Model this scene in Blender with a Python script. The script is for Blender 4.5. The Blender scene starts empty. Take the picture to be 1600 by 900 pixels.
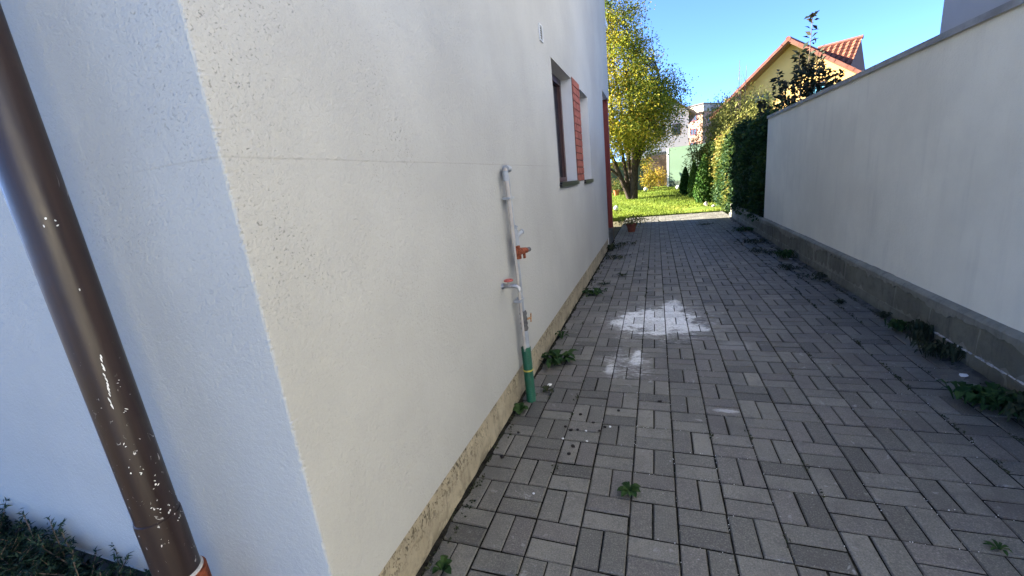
import bpy, bmesh, math, random
import numpy as np
from mathutils import Vector, Matrix

SC = bpy.context.scene
COL = SC.collection
rnd = random.Random(7)
nrg = np.random.default_rng(11)
R = math.radians

# ------------------------------------------------------------------ camera
CAM_H = 1.4758
PITCH, ROLL, YAW, FPX = 0.244936, -0.106664, -0.350653, 643.62


def cam_axes():
    f = Vector((math.sin(YAW) * math.cos(PITCH), math.cos(YAW) * math.cos(PITCH), -math.sin(PITCH)))
    r = Vector((math.cos(YAW), -math.sin(YAW), 0))
    u = r.cross(f)
    c, s = math.cos(ROLL), math.sin(ROLL)
    return c * r + s * u, -s * r + c * u, f


CR, CU, CF = cam_axes()
cam = bpy.data.objects.new('camera', bpy.data.cameras.new('camera'))
COL.objects.link(cam)
cam.matrix_world = Matrix(((CR.x, CU.x, -CF.x, 0), (CR.y, CU.y, -CF.y, 0), (CR.z, CU.z, -CF.z, CAM_H), (0, 0, 0, 1)))
cam.data.sensor_width = 36.0
cam.data.lens = FPX / 1600 * 36
cam.data.clip_start = 0.05
cam.data.clip_end = 3000
SC.camera = cam

# ------------------------------------------------------------------ world, sun, exposure
SUN_EL = 30.0
SUN_TRAVEL = Vector((0.995 * math.cos(R(SUN_EL)), -0.10 * math.cos(R(SUN_EL)), -math.sin(R(SUN_EL))))
world = bpy.data.worlds.new('World')
SC.world = world
world.use_nodes = True
wn = world.node_tree.nodes
sky = wn.new('ShaderNodeTexSky')
sky.sky_type = 'NISHITA'
sky.sun_disc = False
sky.sun_elevation = R(SUN_EL)
sky.sun_rotation = math.atan2(-SUN_TRAVEL.x, -SUN_TRAVEL.y)
sky.air_density = 0.3
sky.dust_density = 0.3
sky.ozone_density = 7.0
sky.altitude = 1000
bg = wn['Background']
bg.inputs['Strength'].default_value = 0.115
world.node_tree.links.new(sky.outputs['Color'], bg.inputs['Color'])
sl = bpy.data.lights.new('sun', 'SUN')
sl.energy = 5.0
sl.angle = R(0.5)
sl.color = (1.0, 0.93, 0.8)
so = bpy.data.objects.new('sun', sl)
COL.objects.link(so)
so.rotation_euler = SUN_TRAVEL.to_track_quat('-Z', 'Y').to_euler()
so.location = (-20, 5, 20)
vs = SC.view_settings
vs.view_transform = 'Standard'
vs.look = 'None'
vs.exposure = 3.15
vs.gamma = 1.0


# ------------------------------------------------------------------ helpers
def tag(o, label=None, cat=None, group=None, kind=None):
    if label: o['label'] = label
    if cat: o['category'] = cat
    if group: o['group'] = group
    if kind: o['kind'] = kind
    return o


def empty(name, loc=(0, 0, 0), rz=0.0):
    o = bpy.data.objects.new(name, None)
    COL.objects.link(o)
    o.location = loc
    o.rotation_euler = (0, 0, rz)
    o.empty_display_size = 0.1
    return o


class MB:
    """collects shapes in one mesh"""
    def __init__(self):
        self.v, self.f, self.m = [], [], []

    def add(self, vs_, fs, mi=0):
        b = len(self.v)
        self.v += [tuple(p) for p in vs_]
        for q in fs:
            self.f.append(tuple(i + b for i in q))
            self.m.append(mi)
        return self

    def quad(self, a, b, c, d, mi=0):
        return self.add([a, b, c, d], [(0, 1, 2, 3)], mi)

    def box(self, x0, x1, y0, y1, z0, z1, mi=0, ch=0.0):
        if ch <= 0:
            vs_ = [(x, y, z) for z in (z0, z1) for y in (y0, y1) for x in (x0, x1)]
            return self.add(vs_, [(0, 2, 3, 1), (4, 5, 7, 6), (0, 1, 5, 4), (2, 6, 7, 3), (0, 4, 6, 2), (1, 3, 7, 5)], mi)
        c = ch
        ring = lambda z, i: [(x0 + i, y0 + i, z), (x1 - i, y0 + i, z), (x1 - i, y1 - i, z), (x0 + i, y1 - i, z)]
        vs_ = ring(z0, 0) + ring(z1 - c, 0) + ring(z1, c)
        fs = [(3, 2, 1, 0), (8, 9, 10, 11)]
        for k in (0, 4):
            for i in range(4):
                j = (i + 1) % 4
                fs.append((k + i, k + j, k + 4 + j, k + 4 + i))
        return self.add(vs_, fs, mi)

    def obox(self, c, u, v, w, mi=0):
        """box from centre and three half-axis vectors"""
        c, u, v, w = map(Vector, (c, u, v, w))
        vs_ = [c + su * u + sv * v + sw * w for sw in (-1, 1) for sv in (-1, 1) for su in (-1, 1)]
        return self.add(vs_, [(0, 2, 3, 1), (4, 5, 7, 6), (0, 1, 5, 4), (2, 6, 7, 3), (0, 4, 6, 2), (1, 3, 7, 5)], mi)

    def tube(self, pts, rad, n=12, mi=0, cap=True):
        pts = [Vector(p) for p in pts]
        if not isinstance(rad, (list, tuple)): rad = [rad] * len(pts)
        b = len(self.v)
        ref = None
        for i, p in enumerate(pts):
            d = (pts[min(i + 1, len(pts) - 1)] - pts[max(i - 1, 0)]).normalized()
            if ref is None:
                ref = Vector((0, 1, 0)) if abs(d.y) < 0.8 else Vector((1, 0, 0))
            a = d.cross(ref).normalized()
            c = a.cross(d).normalized()
            ref = c
            for k in range(n):
                t = 2 * math.pi * k / n
                self.v.append(tuple(p + rad[i] * (math.cos(t) * a + math.sin(t) * c)))
        for i in range(len(pts) - 1):
            for k in range(n):
                k2 = (k + 1) % n
                self.f.append((b + i * n + k, b + i * n + k2, b + (i + 1) * n + k2, b + (i + 1) * n + k))
                self.m.append(mi)
        if cap:
            self.f.append(tuple(b + k for k in reversed(range(n))))
            self.f.append(tuple(b + (len(pts) - 1) * n + k for k in range(n)))
            self.m += [mi, mi]
        return self

    def lathe(self, prof, c=(0, 0, 0), n=24, mi=0):
        pts = [(c[0], c[1], c[2] + z) for r_, z in prof]
        b = len(self.v)
        for (r_, z) in prof:
            for k in range(n):
                t = 2 * math.pi * k / n
                self.v.append((c[0] + r_ * math.cos(t), c[1] + r_ * math.sin(t), c[2] + z))
        for i in range(len(prof) - 1):
            for k in range(n):
                k2 = (k + 1) % n
                self.f.append((b + i * n + k, b + i * n + k2, b + (i + 1) * n + k2, b + (i + 1) * n + k))
                self.m.append(mi)
        return self

    def build(self, name, mats, parent=None, smooth=False):
        me = bpy.data.meshes.new(name)
        me.from_pydata(self.v, [], self.f)
        if not isinstance(mats, (list, tuple)): mats = [mats]
        for m in mats: me.materials.append(m)
        me.polygons.foreach_set('material_index', self.m)
        if smooth:
            me.polygons.foreach_set('use_smooth', [True] * len(self.f))
            me.set_sharp_from_angle(angle=R(40))
        me.update()
        o = bpy.data.objects.new(name, me)
        COL.objects.link(o)
        if parent is not None: o.parent = parent
        return o


def clone(o, name, parent=None):
    inv = o.matrix_parent_inverse.copy()
    c = o.copy()
    c.name = name
    COL.objects.link(c)
    if parent is not None:
        c.parent = parent
        c.matrix_parent_inverse = inv
    return c


# ------------------------------------------------------------------ materials
def hexlin(h):
    h = h.lstrip('#')
    f = lambda c: c / 12.92 if c <= 0.04045 else ((c + 0.055) / 1.055) ** 2.4
    return tuple(f(int(h[i:i + 2], 16) / 255) for i in (0, 2, 4)) + (1,)


class NT:
    def __init__(self, name, rough=0.8, spec=0.3, metal=0.0):
        self.m = bpy.data.materials.new(name)
        self.m.use_nodes = True
        self.t = self.m.node_tree
        self.b = self.t.nodes['Principled BSDF']
        self.b.inputs['Roughness'].default_value = rough
        self.b.inputs['Specular IOR Level'].default_value = spec
        self.b.inputs['Metallic'].default_value = metal
        self.tc = self.t.nodes.new('ShaderNodeTexCoord')
        self.geo = self.t.nodes.new('ShaderNodeNewGeometry')
        self.last_bump = None

    def link(self, a, b): self.t.links.new(a, b)

    def val(self, x, sock):
        if hasattr(x, 'is_output'): self.link(x, sock)
        else: sock.default_value = x

    def pos(self, scale=(1, 1, 1), world=True, off=(0, 0, 0)):
        n = self.t.nodes.new('ShaderNodeMapping')
        n.inputs['Scale'].default_value = scale
        n.inputs['Location'].default_value = off
        self.link(self.geo.outputs['Position'] if world else self.tc.outputs['Object'], n.inputs['Vector'])
        return n.outputs['Vector']

    def noise(self, vec, scale, detail=4, rough=0.55, dist=0.0, out='Fac'):
        n = self.t.nodes.new('ShaderNodeTexNoise')
        n.inputs['Scale'].default_value = scale
        n.inputs['Detail'].default_value = detail
        n.inputs['Roughness'].default_value = rough
        n.inputs['Distortion'].default_value = dist
        self.link(vec, n.inputs['Vector'])
        return n.outputs[out]

    def vor(self, vec, scale, feature='F1', out='Distance', rand=1.0):
        n = self.t.nodes.new('ShaderNodeTexVoronoi')
        n.feature = feature
        n.inputs['Scale'].default_value = scale
        n.inputs['Randomness'].default_value = rand
        self.link(vec, n.inputs['Vector'])
        return n.outputs[out]

    def math(self, op, a, b=0.0, c=0.0, clamp=False):
        n = self.t.nodes.new('ShaderNodeMath')
        n.operation = op
        n.use_clamp = clamp
        self.val(a, n.inputs[0]); self.val(b, n.inputs[1]); self.val(c, n.inputs[2])
        return n.outputs[0]

    def ramp(self, fac, lo, hi, t0=0.0, t1=1.0, smooth=True):
        n = self.t.nodes.new('ShaderNodeMapRange')
        n.interpolation_type = 'SMOOTHSTEP' if smooth else 'LINEAR'
        n.clamp = True
        self.val(fac, n.inputs[0])
        n.inputs[1].default_value = lo; n.inputs[2].default_value = hi
        n.inputs[3].default_value = t0; n.inputs[4].default_value = t1
        return n.outputs[0]

    def mix(self, fac, a, b, mode='MIX'):
        n = self.t.nodes.new('ShaderNodeMix')
        n.data_type = 'RGBA'
        n.blend_type = mode
        self.val(fac, n.inputs[0]); self.val(a, n.inputs[6]); self.val(b, n.inputs[7])
        return n.outputs[2]

    def xyz(self):
        n = self.t.nodes.new('ShaderNodeSeparateXYZ')
        self.link(self.geo.outputs['Position'], n.inputs[0])
        return n.outputs

    def color(self, c): self.val(c, self.b.inputs['Base Color'])

    def rough(self, r_): self.val(r_, self.b.inputs['Roughness'])

    def bump(self, h, dist=0.01, strength=1.0):
        n = self.t.nodes.new('ShaderNodeBump')
        n.inputs['Distance'].default_value = dist
        n.inputs['Strength'].default_value = strength
        self.link(h, n.inputs['Height'])
        if self.last_bump: self.link(self.last_bump, n.inputs['Normal'])
        self.last_bump = n.outputs['Normal']
        self.link(self.last_bump, self.b.inputs['Normal'])

    def attr(self, name, out='Fac'):
        n = self.t.nodes.new('ShaderNodeAttribute')
        n.attribute_name = name
        return n.outputs[out]


def g(v, k=1.0): return (v[0] * k, v[1] * k, v[2] * k, 1)


def plaster(name, base, speck=0.5, grain=1.0, joint=False, dirt=0.5, warm=None):
    m = NT(name, rough=0.92, spec=0.15)
    p = m.pos()
    big = m.noise(p, 0.9, 5, 0.6)
    streak = m.noise(m.pos((7, 7, 0.7)), 1.2, 4, 0.6)
    c = m.mix(m.ramp(big, 0.3, 0.75), g(base, 0.88), g(base, 1.05))
    c = m.mix(m.math('MULTIPLY', m.ramp(streak, 0.5, 0.8), 0.12 * dirt), c, g(base, 0.6))
    # small dark pits gathered in patches
    patch = m.math('MULTIPLY', m.ramp(m.noise(p, 2.1, 6, 0.7), 0.40, 0.72), m.ramp(m.xyz()[1], 3.0, 0.9, 0.35, 1.0))
    patch = m.math('MULTIPLY', patch, m.ramp(m.xyz()[2], 0.7, 1.7, 0.3, 1.0))
    pit = m.math('MULTIPLY', m.ramp(m.noise(m.pos((1, 1, 1.4)), 120, 2, 0.5, 0.6), 0.635, 0.69), patch)
    c = m.mix(m.math('MULTIPLY', pit, speck), c, g(base, 0.22))
    fine = m.noise(p, 160, 3, 0.6)
    c = m.mix(m.math('MULTIPLY', m.ramp(fine, 0.35, 0.65), 0.10), c, g(base, 0.7))
    if joint:
        x, y, z = m.xyz()
        wob = m.math('MULTIPLY', m.math('SUBTRACT', m.noise(m.pos((3, 3, 0)), 2.0, 4), 0.5), 0.007)
        dz = m.math('SUBTRACT', m.math('SUBTRACT', z, 1.603), wob)
        line = m.ramp(m.math('ABSOLUTE', dz), 0.0035, 0.001)
        near = m.math('MULTIPLY', m.ramp(y, 4.6, 3.4), m.ramp(m.noise(m.pos((6, 6, 0)), 1.5, 3), 0.2, 0.5, 0.35, 1.0))
        near = m.math('MULTIPLY', near, m.ramp(x, -1.5, -1.05))
        line = m.math('MULTIPLY', line, near)
        c = m.mix(m.math('MULTIPLY', line, 0.15), c, g(base, 0.45))
        step = m.math('MULTIPLY', m.ramp(dz, -0.004, 0.004), near)
        m.bump(step, 0.002, 0.6)
    m.color(c)
    m.bump(m.noise(p, 55, 4, 0.6), 0.006 * grain, 0.7)
    m.bump(m.math('SUBTRACT', fine, m.math('MULTIPLY', pit, 1.5)), 0.003 * grain, 0.8)
    return m.m


def simple(name, col, rough=0.6, spec=0.4, metal=0.0, var=0.15, scale=12, bump=0.0, bscale=60, stretch=(1, 1, 1)):
    m = NT(name, rough, spec, metal)
    p = m.pos(stretch)
    n = m.noise(p, scale, 5, 0.6)
    c = m.mix(m.ramp(n, 0.3, 0.7), g(col, 1 - var), g(col, 1 + var))
    m.color(c)
    if bump: m.bump(m.noise(p, bscale, 4, 0.6), bump, 0.8)
    return m.m


def concrete(name, col, dark=0.45, scale=1.0, pits=True, streaks=True):
    m = NT(name, 0.95, 0.12)
    p = m.pos()
    c = m.mix(m.ramp(m.noise(p, 2.2 * scale, 6, 0.65), 0.3, 0.72), g(col, 0.72), g(col, 1.18))
    c = m.mix(m.math('MULTIPLY', m.ramp(m.noise(p, 14 * scale, 5, 0.7), 0.5, 0.72), 0.5), c, g(col, dark))
    if streaks:
        s = m.ramp(m.noise(m.pos((9, 9, 1.1)), 1.6, 5, 0.7), 0.52, 0.72)
        c = m.mix(m.math('MULTIPLY', s, 0.55), c, g(col, dark * 0.8))
    if pits:
        upz = m.ramp(m.xyz()[2], 0.06, 0.20, 0.0, 1.0)
        pm = m.math('MULTIPLY', m.ramp(m.noise(m.pos((1, 1.4, 0.75)), 46, 3, 0.6, 1.2), 0.53, 0.60), m.math('MULTIPLY', upz, m.ramp(m.noise(p, 5, 4), 0.36, 0.50)))
        c = m.mix(m.math('MULTIPLY', pm, 0.8), c, g(col, 0.14))
        m.bump(m.math('SUBTRACT', 1.0, pm), 0.006, 0.8)
    if pits:
        low = m.math('MULTIPLY', m.ramp(m.noise(p, 8, 4, 0.7), 0.45, 0.6), m.ramp(m.xyz()[2], 0.10, 0.0))
        c = m.mix(m.math('MULTIPLY', low, 0.7), c, g(col, 0.25))
    m.color(c)
    m.bump(m.noise(p, 30, 6, 0.7), 0.012, 0.8)
    return m.m


def paver_mat(name, source):
    """concrete paver; source 'object' takes the tint from the object's colour, 'attr' from a face attribute"""
    m = NT(name, 0.6, 0.5)
    p = m.pos()
    if source == 'object':
        n = m.t.nodes.new('ShaderNodeObjectInfo')
        sp = m.t.nodes.new('ShaderNodeSeparateColor')
        m.link(n.outputs['Color'], sp.inputs[0])
        tint = sp.outputs[0]
    else:
        tint = m.attr('tint')
    base = (0.122, 0.116, 0.096)
    warm = (0.112, 0.098, 0.090)
    c = m.mix(m.ramp(tint, 0.0, 1.0, smooth=False), g(base, 0.5), g(base, 1.5))
    pick = m.math('FRACT', m.math('MULTIPLY', tint, 7.31))
    c = m.mix(m.math('MULTIPLY', m.ramp(pick, 0.5, 0.95), 0.55), c, g(warm, 1.0))
    c = m.mix(m.math('MULTIPLY', m.ramp(m.noise(p, 7, 5, 0.65), 0.42, 0.75), 0.5), c, g(base, 0.55))
    c = m.mix(m.math('MULTIPLY', m.ramp(m.noise(p, 1.1, 4, 0.6), 0.45, 0.7), 0.2), c, g(base, 0.6))
    fine = m.noise(p, 170, 3, 0.75)
    c = m.mix(m.math('MULTIPLY', m.ramp(fine, 0.48, 0.72), 0.6), c, g(base, 2.3))
    c = m.mix(m.math('MULTIPLY', m.ramp(fine, 0.5, 0.28), 0.6), c, g(base, 0.28))
    fleck = m.math('MULTIPLY', m.ramp(m.noise(p, 75, 2, 0.5), 0.70, 0.74), m.ramp(m.noise(p, 4, 3), 0.42, 0.6))
    c = m.mix(m.math('MULTIPLY', fleck, 0.6), c, g((0.36, 0.36, 0.35)))
    # pale cement smears
    stain = m.math('MULTIPLY', m.ramp(m.noise(p, 2.4, 6, 0.7, 0.5), 0.48, 0.66), m.ramp(m.xyz()[0], -0.2, 1.1, 0.35, 1.0))
    c = m.mix(m.math('MULTIPLY', stain, 0.55), c, g((0.062, 0.054, 0.048)))
    edgew = m.ramp(m.noise(p, 26, 4, 0.7), 0.52, 0.66)
    c = m.mix(m.math('MULTIPLY', edgew, 0.35), c, g(base, 0.5))
    sm = m.math('MULTIPLY', m.ramp(m.noise(p, 11, 5, 0.65, 0.4), 0.62, 0.71), m.ramp(m.noise(p, 2.3, 3), 0.42, 0.56))
    c = m.mix(m.math('MULTIPLY', sm, 0.6), c, g((0.34, 0.34, 0.33)))
    x, y, z = m.xyz()

    def blob(cx, cy, rx, ry, lo, hi, soft=0.4, sc=5):
        dx = m.math('DIVIDE', m.math('SUBTRACT', x, cx), rx)
        dy = m.math('DIVIDE', m.math('SUBTRACT', y, cy), ry)
        d = m.math('SQRT', m.math('ADD', m.math('MULTIPLY', dx, dx), m.math('MULTIPLY', dy, dy)))
        d = m.math('ADD', d, m.math('MULTIPLY', m.math('SUBTRACT', m.noise(m.pos((1, 1.6, 1)), sc, 7, 0.75, 0.3), 0.5), 2.1))
        mid_ = (lo + hi) / 2
        return m.ramp(d, mid_ + (hi - lo) * 0.34, mid_ - (hi - lo) * 0.34)
    spill = m.math('MAXIMUM', blob(0.0, 4.15, 0.38, 0.38, 0.7, 1.15), blob(0.15, 4.6, 0.13, 0.34, 0.4, 1.1))
    spill = m.math('MAXIMUM', spill, blob(-0.30, 4.1, 0.2, 0.16, 0.4, 1.1))
    spill = m.math('MAXIMUM', spill, blob(0.34, 3.95, 0.16, 0.09, 0.4, 1.1))
    spill = m.math('MAXIMUM', spill, m.math('MULTIPLY', blob(-0.17, 3.22, 0.07, 0.22, 0.3, 1.0), 0.8))
    spill = m.math('MAXIMUM', spill, m.math('MULTIPLY', blob(-0.36, 3.05, 0.06, 0.14, 0.3, 1.0), 0.6))
    spill = m.math('MAXIMUM', spill, m.math('MULTIPLY', blob(0.38, 2.52, 0.075, 0.028, 0.3, 1.1), 0.4))
    spill = m.math('MAXIMUM', spill, m.math('MULTIPLY', blob(0.58, 3.55, 0.16, 0.14, 0.2, 1.1), 0.12))
    wear = m.math('MULTIPLY', m.ramp(m.noise(m.pos((1, 2.2, 1)), 34, 5, 0.75), 0.36, 0.52, 0.25, 1.0), m.ramp(tint, 0.2, 0.6, 0.75, 1.0))
    halo = m.math('MULTIPLY', m.math('MAXIMUM', blob(0.02, 4.2, 0.62, 0.7, 0.2, 1.3), blob(-0.25, 3.15, 0.25, 0.35, 0.2, 1.2)), m.ramp(m.noise(m.pos((1, 2.6, 1)), 17, 5, 0.7), 0.42, 0.66, 0.0, 0.45))
    spill = m.math('MAXIMUM', m.math('MULTIPLY', spill, wear), halo)
    c = m.mix(spill, c, (0.72, 0.73, 0.72, 1))
    # damp dirt and algae beside the two walls
    edge = m.math('MAXIMUM', m.ramp(x, 1.2, 1.8), m.ramp(x, -0.62, -0.9))
    gr = m.math('MULTIPLY', edge, m.ramp(m.noise(p, 5, 5, 0.7), 0.4, 0.65))
    c = m.mix(m.math('MULTIPLY', gr, 0.4), c, (0.075, 0.07, 0.06, 1))
    m.color(c)
    m.bump(m.noise(p, 130, 4, 0.7), 0.004, 0.7)
    return m.m


def leaf_mat(name, cols, rough=0.5, trans=0.35):
    """cols: list of linear colours picked by the per-leaf 'tint' attribute"""
    m = NT(name, 0.65, 0.15)
    r_ = m.t.nodes.new('ShaderNodeValToRGB')
    m.link(m.attr('tint'), r_.inputs[0])
    el = r_.color_ramp.elements
    while len(el) < len(cols): el.new(0.5)
    for i, c in enumerate(cols):
        el[i].position = i / max(1, len(cols) - 1)
        el[i].color = g(c)
    m.color(r_.outputs[0])
    tr = m.t.nodes.new('ShaderNodeBsdfTranslucent')
    m.link(r_.outputs[0], tr.inputs[0])
    mx = m.t.nodes.new('ShaderNodeMixShader')
    mx.inputs[0].default_value = trans
    m.link(m.b.outputs[0], mx.inputs[1])
    m.link(tr.outputs[0], mx.inputs[2])
    m.link(mx.outputs[0], m.t.nodes['Material Output'].inputs['Surface'])
    return m.m


M = {}
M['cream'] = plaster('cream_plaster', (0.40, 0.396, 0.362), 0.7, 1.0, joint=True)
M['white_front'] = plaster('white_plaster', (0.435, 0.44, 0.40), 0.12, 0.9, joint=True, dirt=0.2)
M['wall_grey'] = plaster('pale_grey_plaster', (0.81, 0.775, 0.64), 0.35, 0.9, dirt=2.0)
M['reveal'] = plaster('reveal_plaster', (0.66, 0.65, 0.63), 0.1, 0.4)
M['plinth'] = concrete('old_concrete', (0.36, 0.31, 0.215), 0.4)
M['plinth_dark'] = concrete('damp_concrete', (0.12, 0.115, 0.10), 0.5)
M['plinth_front'] = concrete('shade_black_plinth', (0.035, 0.034, 0.032), 0.5, pits=False)  # near-black base colour paints the shadow gap under the front plaster
M['block'] = concrete('concrete_block', (0.165, 0.163, 0.128), 0.5, pits=False)
M['band'] = concrete('cement_render', (0.235, 0.23, 0.19), 0.5, pits=False)
M['mortar'] = simple('mortar', (0.42, 0.41, 0.39), 0.95, 0.1, var=0.4, scale=30, bump=0.006)
M['joint'] = simple('joint_soil', (0.016, 0.015, 0.012), 1.0, 0.05, var=0.6, scale=40, bump=0.01)
M['paver'] = paver_mat('concrete_paver', 'object')
M['paver_far'] = paver_mat('concrete_paver_far', 'attr')
M['rough_grey'] = plaster('grey_render', (0.44, 0.44, 0.44), 0.3, 1.2, dirt=1.5)
M['coping'] = simple('grey_sheet_metal', (0.26, 0.265, 0.265), 0.55, 0.4, 0.1, var=0.25, scale=5)
M['dark_brown'] = simple('dark_brown_paint', (0.06, 0.025, 0.018), 0.4, 0.4)
M['sill'] = simple('black_sill', (0.02, 0.018, 0.018), 0.4, 0.4)
M['red_wood'] = simple('red_brown_wood', (0.16, 0.03, 0.022), 0.5, 0.3, var=0.25, scale=6, stretch=(10, 10, 0.6))
M['old_wood'] = simple('brown_weathered_wood', (0.09, 0.06, 0.035), 0.8, 0.2, var=0.4, scale=10)
M['slip'] = simple('brick_slip', (0.28, 0.09, 0.06), 0.85, 0.15, var=0.25, scale=18, bump=0.004)
M['slip_joint'] = simple('brick_joint', (0.07, 0.03, 0.025), 0.95, 0.1)
M['glass'] = simple('dark_glass', (0.015, 0.018, 0.022), 0.06, 0.6, var=0.05)
M['rust'] = simple('rusty_brown', (0.20, 0.055, 0.025), 0.85, 0.2, var=0.5, scale=40, bump=0.004, bscale=90)
M['pipe_beige'] = simple('beige_pipe', (0.40, 0.365, 0.32), 0.6, 0.3, var=0.12)
M['pipe_grey'] = simple('blue_grey_pipe', (0.30, 0.32, 0.335), 0.5, 0.35, var=0.12)
M['metal'] = simple('dull_metal', (0.32, 0.32, 0.32), 0.4, 0.5, 0.7, var=0.25, scale=30)
M['dark_metal'] = simple('dark_fitting', (0.10, 0.10, 0.10), 0.5, 0.4, 0.4, var=0.3, scale=30)
M['brass'] = simple('worn_brass', (0.42, 0.23, 0.10), 0.45, 0.4, 0.5, var=0.25, scale=30)
M['red_handle'] = simple('faded_red_handle', (0.40, 0.10, 0.08), 0.5, 0.3, var=0.2, scale=30)
M['green_pipe'] = simple('green_plastic', (0.010, 0.085, 0.045), 0.45, 0.4, var=0.2)
M['yellow'] = simple('yellow_ring', (0.45, 0.38, 0.08), 0.6, 0.3)
M['vent_white'] = simple('white_plastic', (0.62, 0.62, 0.60), 0.5, 0.3, var=0.05)
M['black'] = simple('dark_void', (0.01, 0.01, 0.01), 0.9, 0.1)
M['bark'] = simple('tree_bark', (0.06, 0.045, 0.035), 0.95, 0.1, var=0.45, scale=8, bump=0.02, bscale=20, stretch=(3, 3, 0.8))
M['twig'] = simple('grey_twig', (0.16, 0.12, 0.09), 0.9, 0.1, var=0.3)
M['soil'] = simple('garden_soil', (0.045, 0.038, 0.028), 1.0, 0.05, var=0.5, scale=9, bump=0.03, bscale=14)
M['ground'] = simple('dry_ground', (0.10, 0.09, 0.055), 1.0, 0.05, var=0.4, scale=0.6)
M['lawn'] = simple('lawn_green', (0.10, 0.14, 0.022), 1.0, 0.05, var=0.4, scale=2.5, bump=0.03, bscale=18)
M['terracotta'] = simple('terracotta', (0.20, 0.065, 0.04), 0.8, 0.2, var=0.25)
M['lamp_white'] = simple('lamp_white_glass', (0.75, 0.75, 0.72), 0.3, 0.5, var=0.03)
M['green_wall'] = plaster('pale_green_render', (0.19, 0.28, 0.19), 0.1, 0.6, dirt=1.0)
M['white_trim'] = simple('white_render', (0.72, 0.72, 0.70), 0.9, 0.1, var=0.06)
M['fence_brown'] = simple('brown_old_wall', (0.28, 0.19, 0.13), 0.95, 0.1, var=0.4, scale=3, bump=0.02)
M['fence_green'] = simple('dull_green_wall', (0.10, 0.13, 0.095), 0.95, 0.1, var=0.25, scale=2)
M['mesh_green'] = simple('green_shade_net', (0.012, 0.10, 0.055), 0.8, 0.2, var=0.35, scale=14, bump=0.01)
M['yellow_house'] = plaster('ochre_render', (0.66, 0.42, 0.15), 0.05, 0.5)
M['tile'] = simple('clay_roof_tile', (0.20, 0.07, 0.04), 0.8, 0.2, var=0.3, scale=3)
M['verge'] = simple('verge_tile', (0.20, 0.075, 0.05), 0.8, 0.2, var=0.2, scale=4)
M['soffit'] = simple('brown_soffit', (0.16, 0.085, 0.05), 0.8, 0.2)
M['apt_pink'] = simple('pink_render', (0.40, 0.245, 0.175), 0.95, 0.1, var=0.12, scale=0.6)
M['apt_grey'] = simple('grey_pink_render', (0.40, 0.33, 0.30), 0.95, 0.1, var=0.12, scale=0.6)
M['apt_cap'] = simple('pale_attic_render', (0.40, 0.36, 0.28), 0.95, 0.1, var=0.06)
M['far_white'] = simple('far_white_render', (0.66, 0.67, 0.70), 0.95, 0.1, var=0.05)
M['far_roof'] = simple('grey_brown_roof', (0.17, 0.14, 0.12), 0.9, 0.1)
M['far_glass'] = simple('far_window_glass', (0.05, 0.06, 0.08), 0.15, 0.5)
M['litter'] = simple('dark_litter', (0.018, 0.014, 0.012), 0.8, 0.3, var=0.4, scale=60, bump=0.004)
M['chip'] = simple('white_chip', (0.68, 0.68, 0.66), 0.9, 0.2)
M['stone'] = simple('pale_stone', (0.22, 0.20, 0.17), 0.9, 0.2, var=0.25, scale=20, bump=0.01)

# brown downpipe paint with scratches
m = NT('brown_pipe_paint', 0.4, 0.45)
p = m.pos()
c = m.mix(m.ramp(m.noise(m.pos((14, 14, 0.5)), 2.0, 4), 0.35, 0.7), g((0.017, 0.0095, 0.008)), g((0.032, 0.0175, 0.013)))
fl = m.noise(m.pos((1, 1, 0.6)), 75, 3, 0.6, 0.8)
flm = m.math('MULTIPLY', m.ramp(fl, 0.665, 0.69), m.ramp(m.noise(p, 11, 4), 0.42, 0.56))
flm = m.math('MULTIPLY', flm, m.ramp(m.xyz()[2], 1.25, 0.8))
scr = m.math('MULTIPLY', m.ramp(m.math('ABSOLUTE', m.math('SUBTRACT', m.noise(m.pos((1, 1, 0.25)), 24, 2), 0.5)), 0.014, 0.005),
             m.ramp(m.noise(m.pos((1, 1, 0.6)), 7, 2), 0.62, 0.68))
msk = m.math('MAXIMUM', flm, m.math('MULTIPLY', scr, 0.6))
m.color(m.mix(msk, c, (0.62, 0.60, 0.58, 1)))
m.rough(m.ramp(m.noise(m.pos((10, 10, 0.8)), 3, 4), 0.3, 0.7, 0.32, 0.5))
m.bump(m.noise(p, 20, 3), 0.002, 0.6)
M['downpipe'] = m.m

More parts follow.
